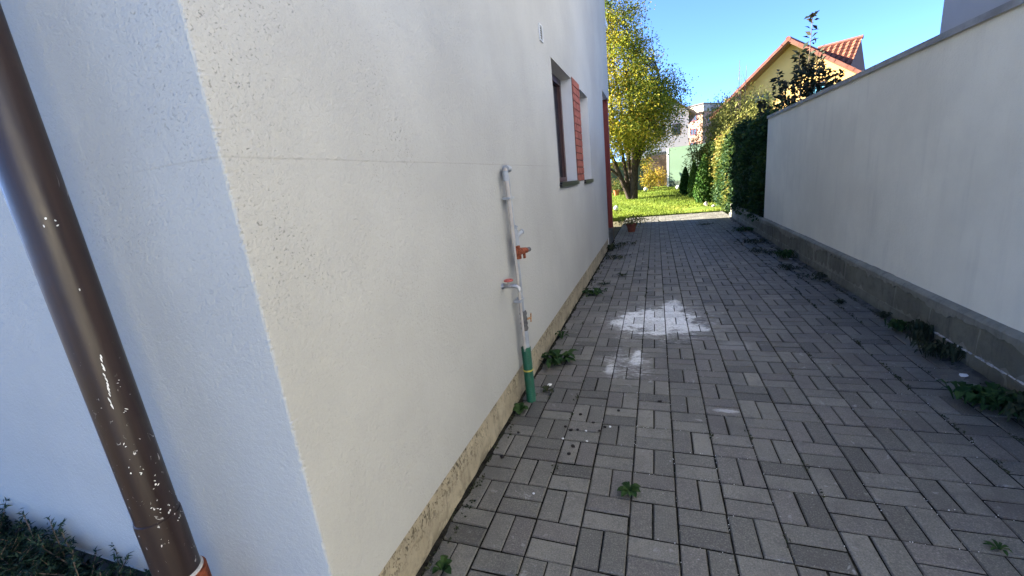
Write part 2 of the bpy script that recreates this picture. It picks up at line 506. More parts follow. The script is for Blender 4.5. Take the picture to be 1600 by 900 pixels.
LEAF = {
    'tree': leaf_mat('autumn_leaf', [(0.06, 0.10, 0.014), (0.15, 0.19, 0.02), (0.28, 0.27, 0.025), (0.42, 0.34, 0.03), (0.40, 0.25, 0.03)], trans=0.45),
    'ivy': leaf_mat('ivy_leaf', [(0.018, 0.045, 0.016), (0.035, 0.075, 0.02), (0.10, 0.13, 0.025), (0.22, 0.19, 0.04), (0.27, 0.15, 0.05)], trans=0.3),
    'ivy_dark': leaf_mat('dark_ivy_leaf', [(0.014, 0.032, 0.014), (0.022, 0.05, 0.02), (0.035, 0.065, 0.022)], trans=0.2),
    'thuja': leaf_mat('thuja_spray', [(0.02, 0.06, 0.012), (0.05, 0.12, 0.02), (0.10, 0.17, 0.03)], trans=0.2),
    'olive': leaf_mat('olive_leaf', [(0.11, 0.13, 0.03), (0.22, 0.23, 0.06), (0.32, 0.29, 0.08)], trans=0.35),
    'dark': leaf_mat('dark_broad_leaf', [(0.022, 0.034, 0.02), (0.035, 0.045, 0.026), (0.06, 0.05, 0.03)], trans=0.15),
    'juniper': leaf_mat('juniper_needle', [(0.012, 0.030, 0.016), (0.022, 0.046, 0.026), (0.04, 0.07, 0.04)], trans=0.1),
    'weed': leaf_mat('weed_leaf', [(0.012, 0.034, 0.009), (0.022, 0.055, 0.013), (0.04, 0.075, 0.02)], trans=0.25),
    'dryweed': leaf_mat('dull_weed_leaf', [(0.018, 0.024, 0.012), (0.03, 0.04, 0.018), (0.05, 0.05, 0.025)], trans=0.2),
    'grass': leaf_mat('grass_blade', [(0.09, 0.15, 0.015), (0.18, 0.23, 0.03), (0.28, 0.26, 0.05)], trans=0.35),
    'yellow': leaf_mat('yellow_shrub_leaf', [(0.12, 0.15, 0.02), (0.32, 0.26, 0.03), (0.40, 0.24, 0.03)], trans=0.4),
}


def leaf_cloud(name, cen, size, mat, parent=None, tint=None, up=None, aspect=0.45, nrm=None, jitter=1.0):
    """many small kite-shaped leaves as one mesh; cen (N,3), size scalar or (N,), tint (N,)"""
    cen = np.asarray(cen, float)
    N = len(cen)
    size = np.broadcast_to(np.asarray(size, float), (N,)) * nrg.uniform(0.7, 1.3, N)
    if nrm is None:
        n = nrg.normal(size=(N, 3)); n[:, 2] = np.abs(n[:, 2]) + 0.2
    else:
        n = np.asarray(nrm, float) + nrg.normal(size=(N, 3)) * 0.45 * jitter
    n /= np.linalg.norm(n, axis=1)[:, None]
    a = nrg.normal(size=(N, 3)) if up is None else np.asarray(up, float) + nrg.normal(size=(N, 3)) * 0.35 * jitter
    a -= (a * n).sum(1)[:, None] * n
    a /= np.linalg.norm(a, axis=1)[:, None] + 1e-9
    b = np.cross(n, a)
    s = size[:, None]
    w = s * aspect * 0.5
    v = np.empty((N, 4, 3))
    v[:, 0] = cen - a * s * 0.5
    v[:, 1] = cen + b * w + n * s * 0.07
    v[:, 2] = cen + a * s * 0.5 - n * s * 0.05
    v[:, 3] = cen - b * w + n * s * 0.07
    me = bpy.data.meshes.new(name)
    me.vertices.add(N * 4)
    me.vertices.foreach_set('co', v.ravel())
    me.loops.add(N * 4)
    me.loops.foreach_set('vertex_index', np.arange(N * 4, dtype=np.int32))
    me.polygons.add(N)
    me.polygons.foreach_set('loop_start', np.arange(0, N * 4, 4, dtype=np.int32))
    me.update(calc_edges=True)
    at = me.attributes.new('tint', 'FLOAT', 'FACE')
    t = nrg.uniform(0, 1, N) if tint is None else np.clip(np.asarray(tint) + nrg.normal(size=N) * 0.1, 0, 1)
    at.data.foreach_set('value', t.astype(np.float32))
    me.materials.append(mat)
    o = bpy.data.objects.new(name, me)
    COL.objects.link(o)
    if parent is not None: o.parent = parent
    return o


# ================================================================== SETTING
# ------------------------------------------------------------------ ground
gb = MB()
gb.quad((-400, -300, -0.09), (400, -300, -0.09), (400, 900, -0.09), (-400, 900, -0.09))
tag(gb.build('ground', M['ground']), kind='structure')

X_PL = -0.928      # face of the house plinth
X_KB = 1.912       # face of the boundary wall base
gb = MB()
gb.box(X_PL - 0.02, X_KB + 0.05, -2.0, 14.32, -0.08, -0.005)
paving = tag(gb.build('paving', M['joint']), kind='structure')

# pavers: 20 x 10 cm blocks, basket weave
OX, OY, Q = 0.26479, 1.46526, 0.2
slots = []
for j in range(-17, 64):
    for i in range(-6, 9):
        x0, y0 = OX + i * Q, OY + j * Q
        if (i + j) % 2 == 0:
            cells = [(x0 + 0.05, y0 + 0.1, True), (x0 + 0.15, y0 + 0.1, True)]
        else:
            cells = [(x0 + 0.1, y0 + 0.05, False), (x0 + 0.1, y0 + 0.15, False)]
        for (cx, cy, vert) in cells:
            hx = 0.05 if vert else 0.1
            if cx - hx < X_PL - 0.012 or cx + hx > X_KB + 0.03: continue
            slots.append((cx, cy, vert))
PV = {(cx, cy): (rnd.gauss(0.001, 0.0015), rnd.gauss(0, 0.007), rnd.gauss(0, 0.007), rnd.gauss(0, 0.007),
                 min(1, max(0, rnd.gauss(0.55, 0.2) - (0.45 if rnd.random() < 0.16 else 0)))) for cx, cy, v_ in slots}


def screen(pt):
    d = Vector(pt) - Vector((0, 0, CAM_H))
    w = d.dot(CF)
    if w < 0.05: return None
    return 800 + FPX * d.dot(CR) / w, 450 - FPX * d.dot(CU) / w, w


def seen_area(cx, cy, vert):
    hx, hy = (0.05, 0.1) if vert else (0.1, 0.05)
    poly = []
    for sx, sy in ((-1, -1), (1, -1), (1, 1), (-1, 1)):
        s = screen((cx + sx * hx, cy + sy * hy, 0))
        if s is None: return 0
        poly.append((min(1600, max(0, s[0])), min(900, max(0, s[1]))))
    a = sum(poly[k][0] * poly[(k + 1) % 4][1] - poly[(k + 1) % 4][0] * poly[k][1] for k in range(4))
    return abs(a) / 2


def visible_ground(cx, cy):
    """not behind the house corner"""
    t = 0.70 / cy if cy > 0.7 else 1
    return not (cy > 0.72 and cx * t < -0.915)


order = sorted(slots, key=lambda s: -seen_area(*s) if visible_ground(s[0], s[1]) else 0)
single = set((s[0], s[1]) for s in order[:300])
variants = []
for k in range(6):
    b = MB()
    jx = lambda: rnd.uniform(-0.0016, 0.0016)
    b.box(-0.0466 + jx(), 0.0466 + jx(), -0.0966 + jx(), 0.0966 + jx(), -0.06, 0, ch=0.0045)
    o = b.build('paving_brick', M['paver'], paving)
    variants.append(o)
used = set()
far = MB()
far_t = []
for (cx, cy, vert) in slots:
    dz, rx, ry, rz, t = PV[(cx, cy)]
    if (cx, cy) in single:
        k = rnd.randrange(6)
        if k not in used:
            o = variants[k]; used.add(k)
        else:
            o = clone(variants[k], 'paving_brick', paving)
        o.location = (cx, cy, dz)
        o.rotation_euler = (rx, ry, rz + (0 if vert else math.pi / 2) + (math.pi if rnd.random() < .5 else 0))
        o.color = (t, t, t, 1)
    else:
        hx, hy = (0.0464, 0.0964) if vert else (0.0964, 0.0464)
        n0 = len(far.f)
        far.box(cx - hx, cx + hx, cy - hy, cy + hy, dz - 0.06, dz, ch=0.0035)
        # small tilt
        for q in range(len(far.v) - 12, len(far.v)):
            x, y, z = far.v[q]
            far.v[q] = (x, y, z + (x - cx) * rx + (y - cy) * ry)
        far_t += [t] * (len(far.f) - n0)
fo = far.build('paving_bricks_beyond', M['paver_far'], paving)
fo.data.attributes.new('tint', 'FLOAT', 'FACE').data.foreach_set('value', far_t)
tag(fo, kind='stuff')

# mortar and dirt filling along the right-hand edge: a lumpy low strip
b = MB()
ys = np.arange(-2, 14.3, 0.06)
prev = None
for y in ys:
    wd = 0.05 + 0.05 * rnd.random() + (0.08 if 2.6 < y < 3.4 else 0.0) * rnd.random()
    row = [(X_KB + 0.01, y, 0.012 + 0.006 * rnd.random()), (X_KB - wd * 0.5, y, 0.006 + 0.004 * rnd.random()), (X_KB - wd, y, -0.008)]
    if prev:
        b.quad(prev[0], prev[1], row[1], row[0]); b.quad(prev[1], prev[2], row[2], row[1])
    prev = row
b.build('edge_mortar', M['plinth_dark'], paving, smooth=True)
b = MB()
prev = None
for y in np.arange(-2, 9.7, 0.05):
    wd = 0.018 + 0.022 * rnd.random()
    row = [(X_PL - 0.005, y, 0.010 + 0.006 * rnd.random()), (X_PL + wd * 0.5, y, 0.004 + 0.004 * rnd.random()), (X_PL + wd, y, -0.008)]
    if prev:
        b.quad(prev[0], row[0], row[1], prev[1]); b.quad(prev[1], row[1], row[2], prev[2])
    prev = row
b.build('edge_dirt', M['joint'], paving, smooth=True)

# soil bed in front of the facade
b = MB()
N_ = 24
vs_ = [(-6 + 5.05 * i / N_, -2 + 2.76 * j / 12, -0.03 + 0.03 * rnd.random()) for j in range(13) for i in range(N_ + 1)]
b.add(vs_, [(j * (N_ + 1) + i, j * (N_ + 1) + i + 1, (j + 1) * (N_ + 1) + i + 1, (j + 1) * (N_ + 1) + i) for j in range(12) for i in range(N_)])
tag(b.build('garden_bed', M['soil'], smooth=True), kind='structure')

# lawn: rises gently from the paving
def lawn_z(y): return 0.02 + 0.05 * max(0.0, min(y, 25) - 14.3)


b = MB()
NX, NY = 40, 40
vs_ = []
for j in range(NY + 1):
    y = 14.325 + (40 - 14.325) * (j / NY) ** 1.3
    for i in range(NX + 1):
        x = -12 + 26 * i / NX
        vs_.append((x, y, lawn_z(y) + 0.02 * rnd.random()))
b.add(vs_, [(j * (NX + 1) + i, j * (NX + 1) + i + 1, (j + 1) * (NX + 1) + i + 1, (j + 1) * (NX + 1) + i) for j in range(NY) for i in range(NX)])
for x0 in (-12,):
    b.quad((-12, 14.325, -0.1), (14, 14.325, -0.1), (14, 14.325, 0.03), (-12, 14.325, 0.03))
lawn = tag(b.build('lawn', M['lawn'], smooth=False), kind='structure')
# grass blades
n = 15000
gy = 14.34 + (24 - 14.34) * nrg.uniform(0, 1, n) ** 1.4
gx = -2.6 + 5.2 * nrg.uniform(0, 1, n)
gz = np.array([lawn_z(y) for y in gy]) + 0.035
bare = ((gx - 1.35) / 0.9) ** 2 + ((gy - 14.9) / 0.7) ** 2
keep = bare + nrg.uniform(-.5, .5, n) > 0.7
gx, gy, gz, bare = gx[keep], gy[keep], gz[keep], bare[keep]
tint = np.clip(0.35 + 0.35 * np.exp(-bare / 2) + 0.15 * np.sin(gx * 3 + gy * 2), 0, 1)
gr = leaf_cloud('grass', np.c_[gx, gy, gz], 0.085, LEAF['grass'], tint=tint, up=np.tile([0, 0, 1.0], (len(gx), 1)), aspect=0.25,
                nrm=np.c_[nrg.normal(size=len(gx)), nrg.normal(size=len(gx)), np.zeros(len(gx))])
tag(gr, 'short green grass growing on the sunlit lawn behind the paving', 'grass', kind='stuff')

# ================================================================== HOUSE (left)
XW, YF, YB, ZB, ZT = -0.915, 0.71, 9.75, 0.235, 5.3
house = tag(empty('house', (XW, YF, 0)), 'cream plastered house with a white front face at the left of the paved alley', 'house')
house_inv = Matrix.Translation((-XW, -YF, 0))


def hpart(mb, name, mats, smooth=False, parent=None):
    o = mb.build(name, mats, None, smooth)
    o.parent = parent if parent else house
    o.matrix_parent_inverse = Matrix.Translation((-XW, -YF, 0))
    return o


W1, W2 = (4.23, 5.25, 1.425, 2.60), (5.80, 6.53, 1.415, 2.585)
DOOR = (8.50, YB, 0.30, 3.0)
DEP = 0.18
b = MB()
# side wall cells
ucuts = sorted({YF + 0.03, 1.2, 2.0, 3.0, W1[0], W1[1], W2[0], W2[1], DOOR[0], YB})
vcuts = sorted({ZB, W1[2], W1[3], W2[2], W2[3], DOOR[3], ZT})
holes = [W1, W2, (DOOR[0], DOOR[1], ZB, DOOR[3])]
for u0, u1 in zip(ucuts, ucuts[1:]):
    for v0, v1 in zip(vcuts, vcuts[1:]):
        um, vm = (u0 + u1) / 2, (v0 + v1) / 2
        if any(h[0] < um < h[1] and h[2] < vm < h[3] for h in holes): continue
        b.quad((XW, u0, v0), (XW, u1, v0), (XW, u1, v1), (XW, u0, v1))
# rough rounded corner between the cream side and the white front
zs = list(np.arange(ZB, 2.6, 0.006)) + list(np.arange(2.6, ZT, 0.2)) + [ZT]
pr = None
for z in zs:
    e1, e2 = rnd.gauss(0, 0.0008), rnd.gauss(0, 0.0008)
    row = [(XW, YF + 0.03, z), (XW - 0.001 + e1 * 0.4, YF + 0.007 + e2, z), (XW - 0.003 + e1, YF + 0.003 + e2, z), (XW - 0.008 + e1, YF + 0.0005, z), (XW - 0.035, YF, z)]
    if pr:
        for k in range(4):
            b.quad(pr[k + 1], pr[k], row[k], row[k + 1], 0 if k < 2 else 1)
    pr = row
# front wall: plane with a gentle swell behind the pipe (thicker coat to its left)
fx = [XW - 0.035] + list(np.linspace(XW - 0.15, -2.2, 60)) + [-3.2, -9.0]
def fy(x):
    s = 1 / (1 + math.exp((x + 1.47) / 0.030))
    return YF - 0.022 * s
for xa, xb in zip(fx, fx[1:]):
    b.quad((xb, fy(xb), ZB), (xa, fy(xa), ZB), (xa, fy(xa), ZT), (xb, fy(xb), ZT), 1)
# undersides
b.quad((XW, YF, ZB), (XW, DOOR[0], ZB), (XW - 0.06, DOOR[0], ZB), (XW - 0.06, YF, ZB))
b.quad((XW, YF - .03, ZB), (XW - 0.06, YF + 0.06, ZB), (-9, YF + 0.06, ZB), (-9, YF - .03, ZB), 1)
# back wall and rear wing
b.quad((XW, YB, 3.0), (-1.25, YB, 3.0), (-1.25, YB, ZT), (XW, YB, ZT))
b.quad((-1.25, YB, 0), (-1.25, 12.87, 0), (-1.25, 12.87, ZT), (-1.25, YB, ZT))
b.quad((-1.25, 12.87, 0), (-9, 12.87, 0), (-9, 12.87, ZT), (-1.25, 12.87, ZT))
b.quad((-9, 12.87, 0), (-9, YF, 0), (-9, YF, ZT), (-9, 12.87, ZT))
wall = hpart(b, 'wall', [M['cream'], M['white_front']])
for p_ in wall.data.polygons: pass
# reveals
for (y0, y1, z0, z1) in (W1, W2):
    b = MB()
    xb = XW - DEP
    b.quad((XW, y1, z0), (xb, y1, z0), (xb, y1, z1), (XW, y1, z1))
    b.quad((XW, y0, z0), (XW, y0, z1), (xb, y0, z1), (xb, y0, z0))
    b.quad((XW, y0, z1), (XW, y1, z1), (xb, y1, z1), (xb, y0, z1))
    b.quad((XW, y0, z0), (xb, y0, z0), (xb, y1, z0), (XW, y1, z0))
    hpart(b, 'reveal', M['reveal'])
y0, y1, z0, z1 = DOOR
b = MB()
b.quad((XW, y0, 0), (XW, y0, z1), (-1.25, y0, z1), (-1.25, y0, 0))
b.quad((XW, y0, z1), (XW, y1, z1), (-1.25, y1, z1), (-1.25, y0, z1))
b.quad((-1.25, y0, 0), (-1.25, y0, z1), (-1.25, y1, z1), (-1.25, y1, 0))
hpart(b, 'porch_recess', M['reveal'])
# plinth with a slightly uneven face
b = MB()
ny, nz = 90, 4
vs_ = []
for j in range(nz + 1):
    for i in range(ny + 1):
        y = YF + 0.012 + (DOOR[0] - YF - 0.012) * i / ny
        e = rnd.gauss(0, 0.0018) - 0.012 * (j == 0) * 0
        vs_.append((X_PL + e, y, -0.05 + (ZB + 0.05) * j / nz))
b.add(vs_, [(j * (ny + 1) + i, j * (ny + 1) + i + 1, (j + 1) * (ny + 1) + i + 1, (j + 1) * (ny + 1) + i) for j in range(nz) for i in range(ny)])
hpart(b, 'plinth', M['plinth'], True)
b = MB()
b.quad((-9, YF + 0.05, -0.08), (X_PL, YF + 0.05, -0.08), (X_PL, YF + 0.05, ZB), (-9, YF + 0.05, ZB))
b.quad((X_PL, YF + 0.012, -0.08), (X_PL, YF + 0.05, -0.08), (X_PL, YF + 0.05, ZB), (X_PL, YF + 0.012, ZB))
hpart(b, 'plinth', M['plinth_front'])
hpart(MB().box(-1.25, X_PL, DOOR[0] + 0.003, YB, -0.05, 0.30), 'doorstep', M['plinth_dark'])
# windows
for (y0, y1, z0, z1) in (W1, W2):
    xb = XW - DEP
    b = MB()
    fw = 0.07
    b.box(xb, xb + 0.055, y0 + 0.001, y0 + fw, z0 + 0.022, z1 - 0.001)
    b.box(xb, xb + 0.055, y1 - fw, y1 - 0.001, z0 + 0.022, z1 - 0.001)
    b.box(xb, xb + 0.055, y0 + fw, y1 - fw, z1 - fw, z1 - 0.001)
    b.box(xb, xb + 0.055, y0 + fw, y1 - fw, z0 + 0.022, z0 + fw)
    ym = (y0 + y1) / 2
    b.box(xb + 0.002, xb + 0.052, ym - 0.03, ym + 0.03, z0 + fw, z1 - fw)
    wf = hpart(b, 'window', M['dark_brown'])
    b = MB()
    b.box(xb - 0.01, xb + 0.02, y0 + fw, y1 - fw, z0 + fw, z1 - fw)
    o = hpart(b, 'pane', M['glass']); o.parent = wf; o.matrix_parent_inverse = Matrix()
    b = MB()
    b.box(xb + 0.056, XW + 0.028, y0 - 0.012 + 0.013, y1 - 0.002, z0 + 0.001, z0 + 0.018)
    b.box(XW + 0.001, XW + 0.028, y0 - 0.02, y1 + 0.0, z0 - 0.028, z0 + 0.0)
    o = hpart(b, 'sill', M['sill']); o.parent = wf; o.matrix_parent_inverse = Matrix()
# brick slips between the windows
by0, by1, bz0, bz1 = 5.272, 5.775, 1.43, 2.625
b = MB()
b.box(XW + 0.0005, XW + 0.003, by0, by1, bz0, bz1)
hpart(b, 'slip_bed', M['slip_joint'])
nc = 14
ch_ = (bz1 - bz0) / nc
base_obj = {}
for r_ in range(nc):
    wid = by1 - by0
    cuts = [0, 0.245, wid] if r_ % 2 == 0 else [0, 0.12, 0.37, wid]
    for a0, a1 in zip(cuts, cuts[1:]):
        L = round(a1 - a0, 4)
        if L not in base_obj:
            q = MB().box(0, 0.007, 0.006, L - 0.006, 0.006, ch_ - 0.006)
            o = hpart(q, 'brick', M['slip'])
            base_obj[L] = o
        else:
            o = clone(base_obj[L], 'brick', house)
        o.location = (XW + 0.002 + rnd.uniform(0, 0.0015), by0 + a0, bz0 + r_ * ch_)
# red-brown post and door in the corner porch
b = MB()
b.box(-1.062, -0.932, YB - 0.17, YB - 0.05, 0.30, 2.998)
hpart(b, 'post', M['red_wood'])
b = MB()
b.box(-1.245, -1.20, 8.55, 9.50, 0.303, 2.4)
dr = hpart(b, 'door', M['red_wood'])
b = MB()
b.tube([(-1.20, 8.65, 1.3), (-1.16, 8.65, 1.3), (-1.16, 8.76, 1.3)], 0.01, 8)
o = hpart(b, 'handle', M['metal']); o.parent = dr; o.matrix_parent_inverse = Matrix()
b = MB()
b.box(-1.07, -0.925, YB - 0.18, YB - 0.04, -0.02, 0.297)
hpart(b, 'post_base', M['old_wood'])
# roof over the main body, lower one over the rear wing
ov = 0.08
for (x0, x1, y0, y1, zt, nm) in ((-9 - ov, XW + ov, YF - ov, YB + ov, ZT, 'roof'), (-9 - ov, -1.25 + ov, YB + ov + 0.002, 12.87 + ov, ZT - 0.004, 'wing_roof')):
    b = MB()
    b.box(x0, x1, y0, y1, zt, zt + 0.14)
    xm = (x0 + x1) / 2
    hy_ = min(4, (y1 - y0) * 0.45)
    A, B_, C_, D_ = (x0, y0, zt + .141), (x1, y0, zt + .141), (x1, y1, zt + .141), (x0, y1, zt + .141)
    E_, F_ = (xm, y0 + hy_, zt + hy_ * .5), (xm, y1 - hy_, zt + hy_ * .5)
    b.add([A, B_, C_, D_, E_, F_], [(0, 1, 4), (1, 2, 5, 4), (2, 3, 5), (3, 0, 4, 5)], 1)
    hpart(b, nm, [M['white_trim'], M['tile']])

# ------------------------------------------------------------------ fixtures on the house
PX, PY, PR = -1.341, 0.573, 0.050
dp = tag(empty('downpipe', (PX, PY, 0)), 'scratched dark brown round downpipe standing against the white front face', 'drainpipe')
b = MB()
b.tube([(0, 0, 0.672), (0, 0, 5.1)], PR, 48, cap=True)
b.build('pipe_section', M['downpipe'], dp, True)
b = MB()
b.lathe([(PR - 0.003, 0.30), (PR + 0.0035, 0.30), (PR + 0.0035, 0.67), (PR + 0.003, 0.682), (PR - 0.001, 0.684)], n=48)
b.build('pipe_joint', M['downpipe'], dp, True)
b = MB()
b.lathe([(0.045, -0.02), (0.062, -0.02), (0.062, 0.36), (0.065, 0.365), (0.065, 0.468), (0.0585, 0.473), (0.0555, 0.42)], n=48)
b.build('ground_socket', M['rust'], dp, True)
b = MB()
b.lathe([(PR + 0.0036, 0.43), (0.0582, 0.44), (0.0590, 0.477), (PR + 0.0036, 0.482)], n=32)
b.build('sealant', M['mortar'], dp, True)
b = MB()
b.lathe([(PR + 0.0005, 2.6), (PR + 0.006, 2.6), (PR + 0.006, 2.63), (PR + 0.0005, 2.63)], n=32)
b.tube([(0, PR, 2.615), (0, 0.16, 2.615)], 0.006, 8)
b.build('bracket', M['dark_brown'], dp, True)
b = MB()
def flake(th, z, w, hgt, lean=0.0):
    t = R(th)
    n_ = Vector((math.cos(t), math.sin(t), 0)); u_ = Vector((-math.sin(t), math.cos(t), 0))
    rr = PR + (0.0040 if z < 0.675 else 0.0004)
    pts_ = []
    for k in range(7):
        a_ = 2 * math.pi * k / 7
        du_, dz_ = math.cos(a_) * w * rnd.uniform(.5, 1.1), math.sin(a_) * hgt * rnd.uniform(.6, 1.1)
        tt_ = t + (du_ + lean * dz_) / rr
        pts_.append((rr * math.cos(tt_), rr * math.sin(tt_), z + dz_))
    b.add(pts_, [tuple(range(7))])
zz = 1.172                                  # the long scrape down the front
while zz > 1.03:
    u_ = (1.172 - zz) / 0.142
    flake(-17 - 17 * u_ + rnd.gauss(0, 1.2), zz, rnd.uniform(0.0007, 0.0021), rnd.uniform(0.006, 0.012), -0.1)
    zz -= rnd.uniform(0.006, 0.017)
for th, z in ((-12, 1.504), (-31, 1.50), (-15, 1.338), (-8, 1.02), (-38, .924), (-47, .866), (-44, .87), (-26, .729), (-16, .712), (7, .715), (10, .70), (16, .665), (18, .66), (-5, .80), (4, .79), (-12, .745), (0, 1.1), (2, .93), (-20, .84)):
    for q in range(rnd.randint(1, 3)):
        flake(th + rnd.gauss(0, 4), z + rnd.gauss(0, .008), rnd.uniform(.0008, .003), rnd.uniform(.0012, .004), rnd.uniform(-1, 1))
tag(b.build('paint_scrape', M['chip'], dp), kind='stuff')

# twin water pipes
X_P = -0.868
wp = tag(empty('water_pipe', (X_P, 2.5, 0)), 'beige and grey twin water pipes rising up the cream side wall', 'water pipe')
b = MB()
b.tube([(0, 0.00, 0.36), (0, 0.002, 0.8), (-0.003, 0.004, 1.08), (-0.004, 0.005, 1.13), (-0.004, -0.008, 1.535), (-0.006, -0.005, 1.555), (-0.012, 0.012, 1.568), (-0.018, 0.05, 1.57)], [0.0095, 0.0095, 0.0095, 0.0135, 0.0135, 0.0135, 0.0135, 0.0135], 14)
b.build('beige_pipe', M['pipe_beige'], wp, True)
b = MB()
b.tube([(0.002, 0.042, 0.38), (0.0, 0.045, 0.9), (-0.006, 0.044, 1.18), (-0.01, 0.052, 1.30), (-0.012, 0.046, 1.54)], 0.0105, 12)
b.build('grey_pipe', M['pipe_grey'], wp, True)
b = MB()
b.tube([(-0.010, 0.015, 1.575), (-0.010, 0.075, 1.572), (-0.02, 0.085, 1.572), (-0.046, 0.085, 1.572)], [0.021, 0.021, 0.017, 0.017], 14)
b.tube([(-0.008, -0.008, 1.50), (-0.008, -0.006, 1.56)], 0.0195, 14)
b.build('elbow', M['pipe_grey'], wp, True)
for z in (1.395, 0.72):
    b = MB()
    b.obox((-0.012, 0.02, z), (0.024, 0, 0), (0, 0.045, 0), (0, 0, 0.007))
    b.tube([(-0.047, 0.075, z), (0.0, 0.075, z)], 0.005, 8)
    b.build('clamp', M['pipe_grey'], wp, True)
b = MB()   # upper valve with angled spigot
b.tube([(0.0, 0.046, 1.09), (0.0, 0.046, 1.19)], 0.022, 12)
b.tube([(0.002, 0.05, 1.14), (0.02, 0.12, 1.165)], [0.016, 0.0135], 12)
b.tube([(0.02, 0.12, 1.165), (0.022, 0.128, 1.168)], [0.017, 0.017], 12)
b.tube([(0.0, 0.046, 1.19), (0.012, 0.052, 1.215)], 0.012, 10)
b.build('upper_valve', M['pipe_grey'], wp, True)
b = MB()   # rusty valve below it
b.tube([(0.004, 0.035, 1.0), (0.004, 0.035, 1.085)], [0.026, 0.022], 12)
b.tube([(0.006, 0.04, 1.045), (0.03, 0.15, 1.035)], [0.026, 0.019], 12)
b.obox((0.03, 0.10, 1.012), (0.006, 0, 0), (0, 0.012, 0), (0, 0, 0.022))
v_ = b.build('rusty_valve', M['rust'], wp, True)
b = MB()
b.tube([(0.03, 0.15, 1.035), (0.038, 0.195, 1.033)], [0.017, 0.016], 12)
b.build('nozzle', M['dark_metal'], v_, True)
b = MB()   # lower stop valve
prof = []
for k, z in enumerate(np.linspace(0.50, 0.64, 9)):
    prof.append((0.027 if k % 2 else 0.021, z))
b.lathe([(0.012, 0.50)] + prof + [(0.012, 0.64)], (0.004, 0.03, 0), 14)
lv = b.build('stop_valve', M['dark_metal'], wp, True)
b = MB()
b.tube([(0.012, 0.04, 0.575), (0.03, 0.085, 0.57)], 0.008, 8)
b.obox((0.034, 0.098, 0.570), (0.004, 0.001, 0), (-0.002, 0.008, 0.0), (0.002, 0.0, 0.03))
b.obox((0.034, 0.098, 0.570), (0.004, 0.001, 0), (-0.006, 0.024, 0.004), (0.0, 0.002, 0.009))
b.build('wing_handle', M['brass'], lv)
b = MB()
b.tube([(0.006, 0.028, 0.36), (0.005, 0.030, 0.50)], 0.022, 14)
b.build('pipe_sleeve', M['pipe_grey'], wp, True)

# green corrugated sleeve at the foot
gp = tag(empty('green_conduit', (-0.85, 2.475, 0)), 'green corrugated plastic sleeve with a yellow ring at the foot of the water pipes', 'pipe')
b = MB()
prof = []
z = -0.02
while z < 0.375:
    prof += [(0.0335, z), (0.0335, z + 0.005), (0.0305, z + 0.007), (0.0305, z + 0.011)]
    z += 0.0125
prof += [(0.0335, 0.378), (0.022, 0.380), (0.02, 0.33)]
b.lathe(prof, (0, 0, 0), 20)
for k, (x, y, z) in enumerate(b.v): b.v[k] = (x - 0.018 * (z / 0.38) ** 1, y + 0.055 * (z / 0.38) * 0.9 - 0.0, z)
b.build('sleeve', M['green_pipe'], gp, True)
b = MB()
b.lathe([(0.0338, 0.214), (0.036, 0.216), (0.036, 0.224), (0.0338, 0.226)], (-0.0105, 0.0285, 0), 20)
b.build('ring', M['yellow'], gp, True)

# wall tap
tp = tag(empty('wall_tap', (XW, 2.33, 0.868)), 'small grey wall tap with a red handle left of the water pipes', 'tap')
b = MB()
b.lathe([(0.0, 0.0)], n=4) if False else None
b.tube([(0, 0, 0), (0.012, 0, 0)], [0.022, 0.018], 16)
b.tube([(0.012, 0, 0), (0.06, 0.0, 0.0)], 0.0125, 14)
b.tube([(0.06, 0, 0), (0.085, 0.002, 0.0), (0.105, 0.004, -0.012), (0.112, 0.004, -0.04)], [0.0135, 0.0135, 0.012, 0.0125], 14)
b.tube([(0.045, 0, 0), (0.045, 0, 0.03)], 0.0095, 12)
b.build('tap_body', M['metal'], tp, True)
b = MB()
ring = [(0.045 + 0.024 * math.cos(t), 0.024 * math.sin(t), 0.036) for t in np.linspace(0, 2 * math.pi, 17)]
b.tube(ring, 0.0062, 8, cap=False)
b.obox((0.045, 0, 0.036), (0.024, 0, 0), (0, 0.0045, 0), (0, 0, 0.004))
b.obox((0.045, 0, 0.036), (0.0045, 0, 0), (0, 0.024, 0), (0, 0, 0.0045))
b.build('handle', M['red_handle'], tp, True)

# vent grille
vg = tag(empty('vent_grille', (XW, 3.88, 2.705)), 'small white louvred vent grille high on the cream side wall', 'vent')
b = MB()
for args in ((-0.05, -0.041, -0.065, 0.065), (0.041, 0.05, -0.065, 0.065)):
    b.box(0.001, 0.012, args[0], args[1], args[2], args[3])
b.box(0.001, 0.012, -0.041, 0.041, 0.056, 0.065)
b.box(0.001, 0.012, -0.041, 0.041, -0.065, -0.056)
b.build('frame', M['vent_white'], vg)
b = MB().box(0.0008, 0.002, -0.041, 0.041, -0.056, 0.056)
b.build('opening', M['black'], vg)
s0 = None
for k in range(6):
    z = -0.047 + k * 0.0188
    if s0 is None:
        s0 = MB().obox((0.006, 0, 0), (0.005, 0, -0.004), (0, 0.041, 0), (0.0008, 0, 0.001)).build('slat', M['vent_white'], vg)
        o = s0
    else:
        o = clone(s0, 'slat', vg)
    o.location = (0, 0, z)

# ================================================================== BOUNDARY WALL (right)
bw = tag(empty('boundary_wall', (X_KB, 0, 0)), 'long pale grey plastered boundary wall on a concrete block base at the right of the alley', 'wall')
XP = 1.937
YE = 9.06
b = MB()
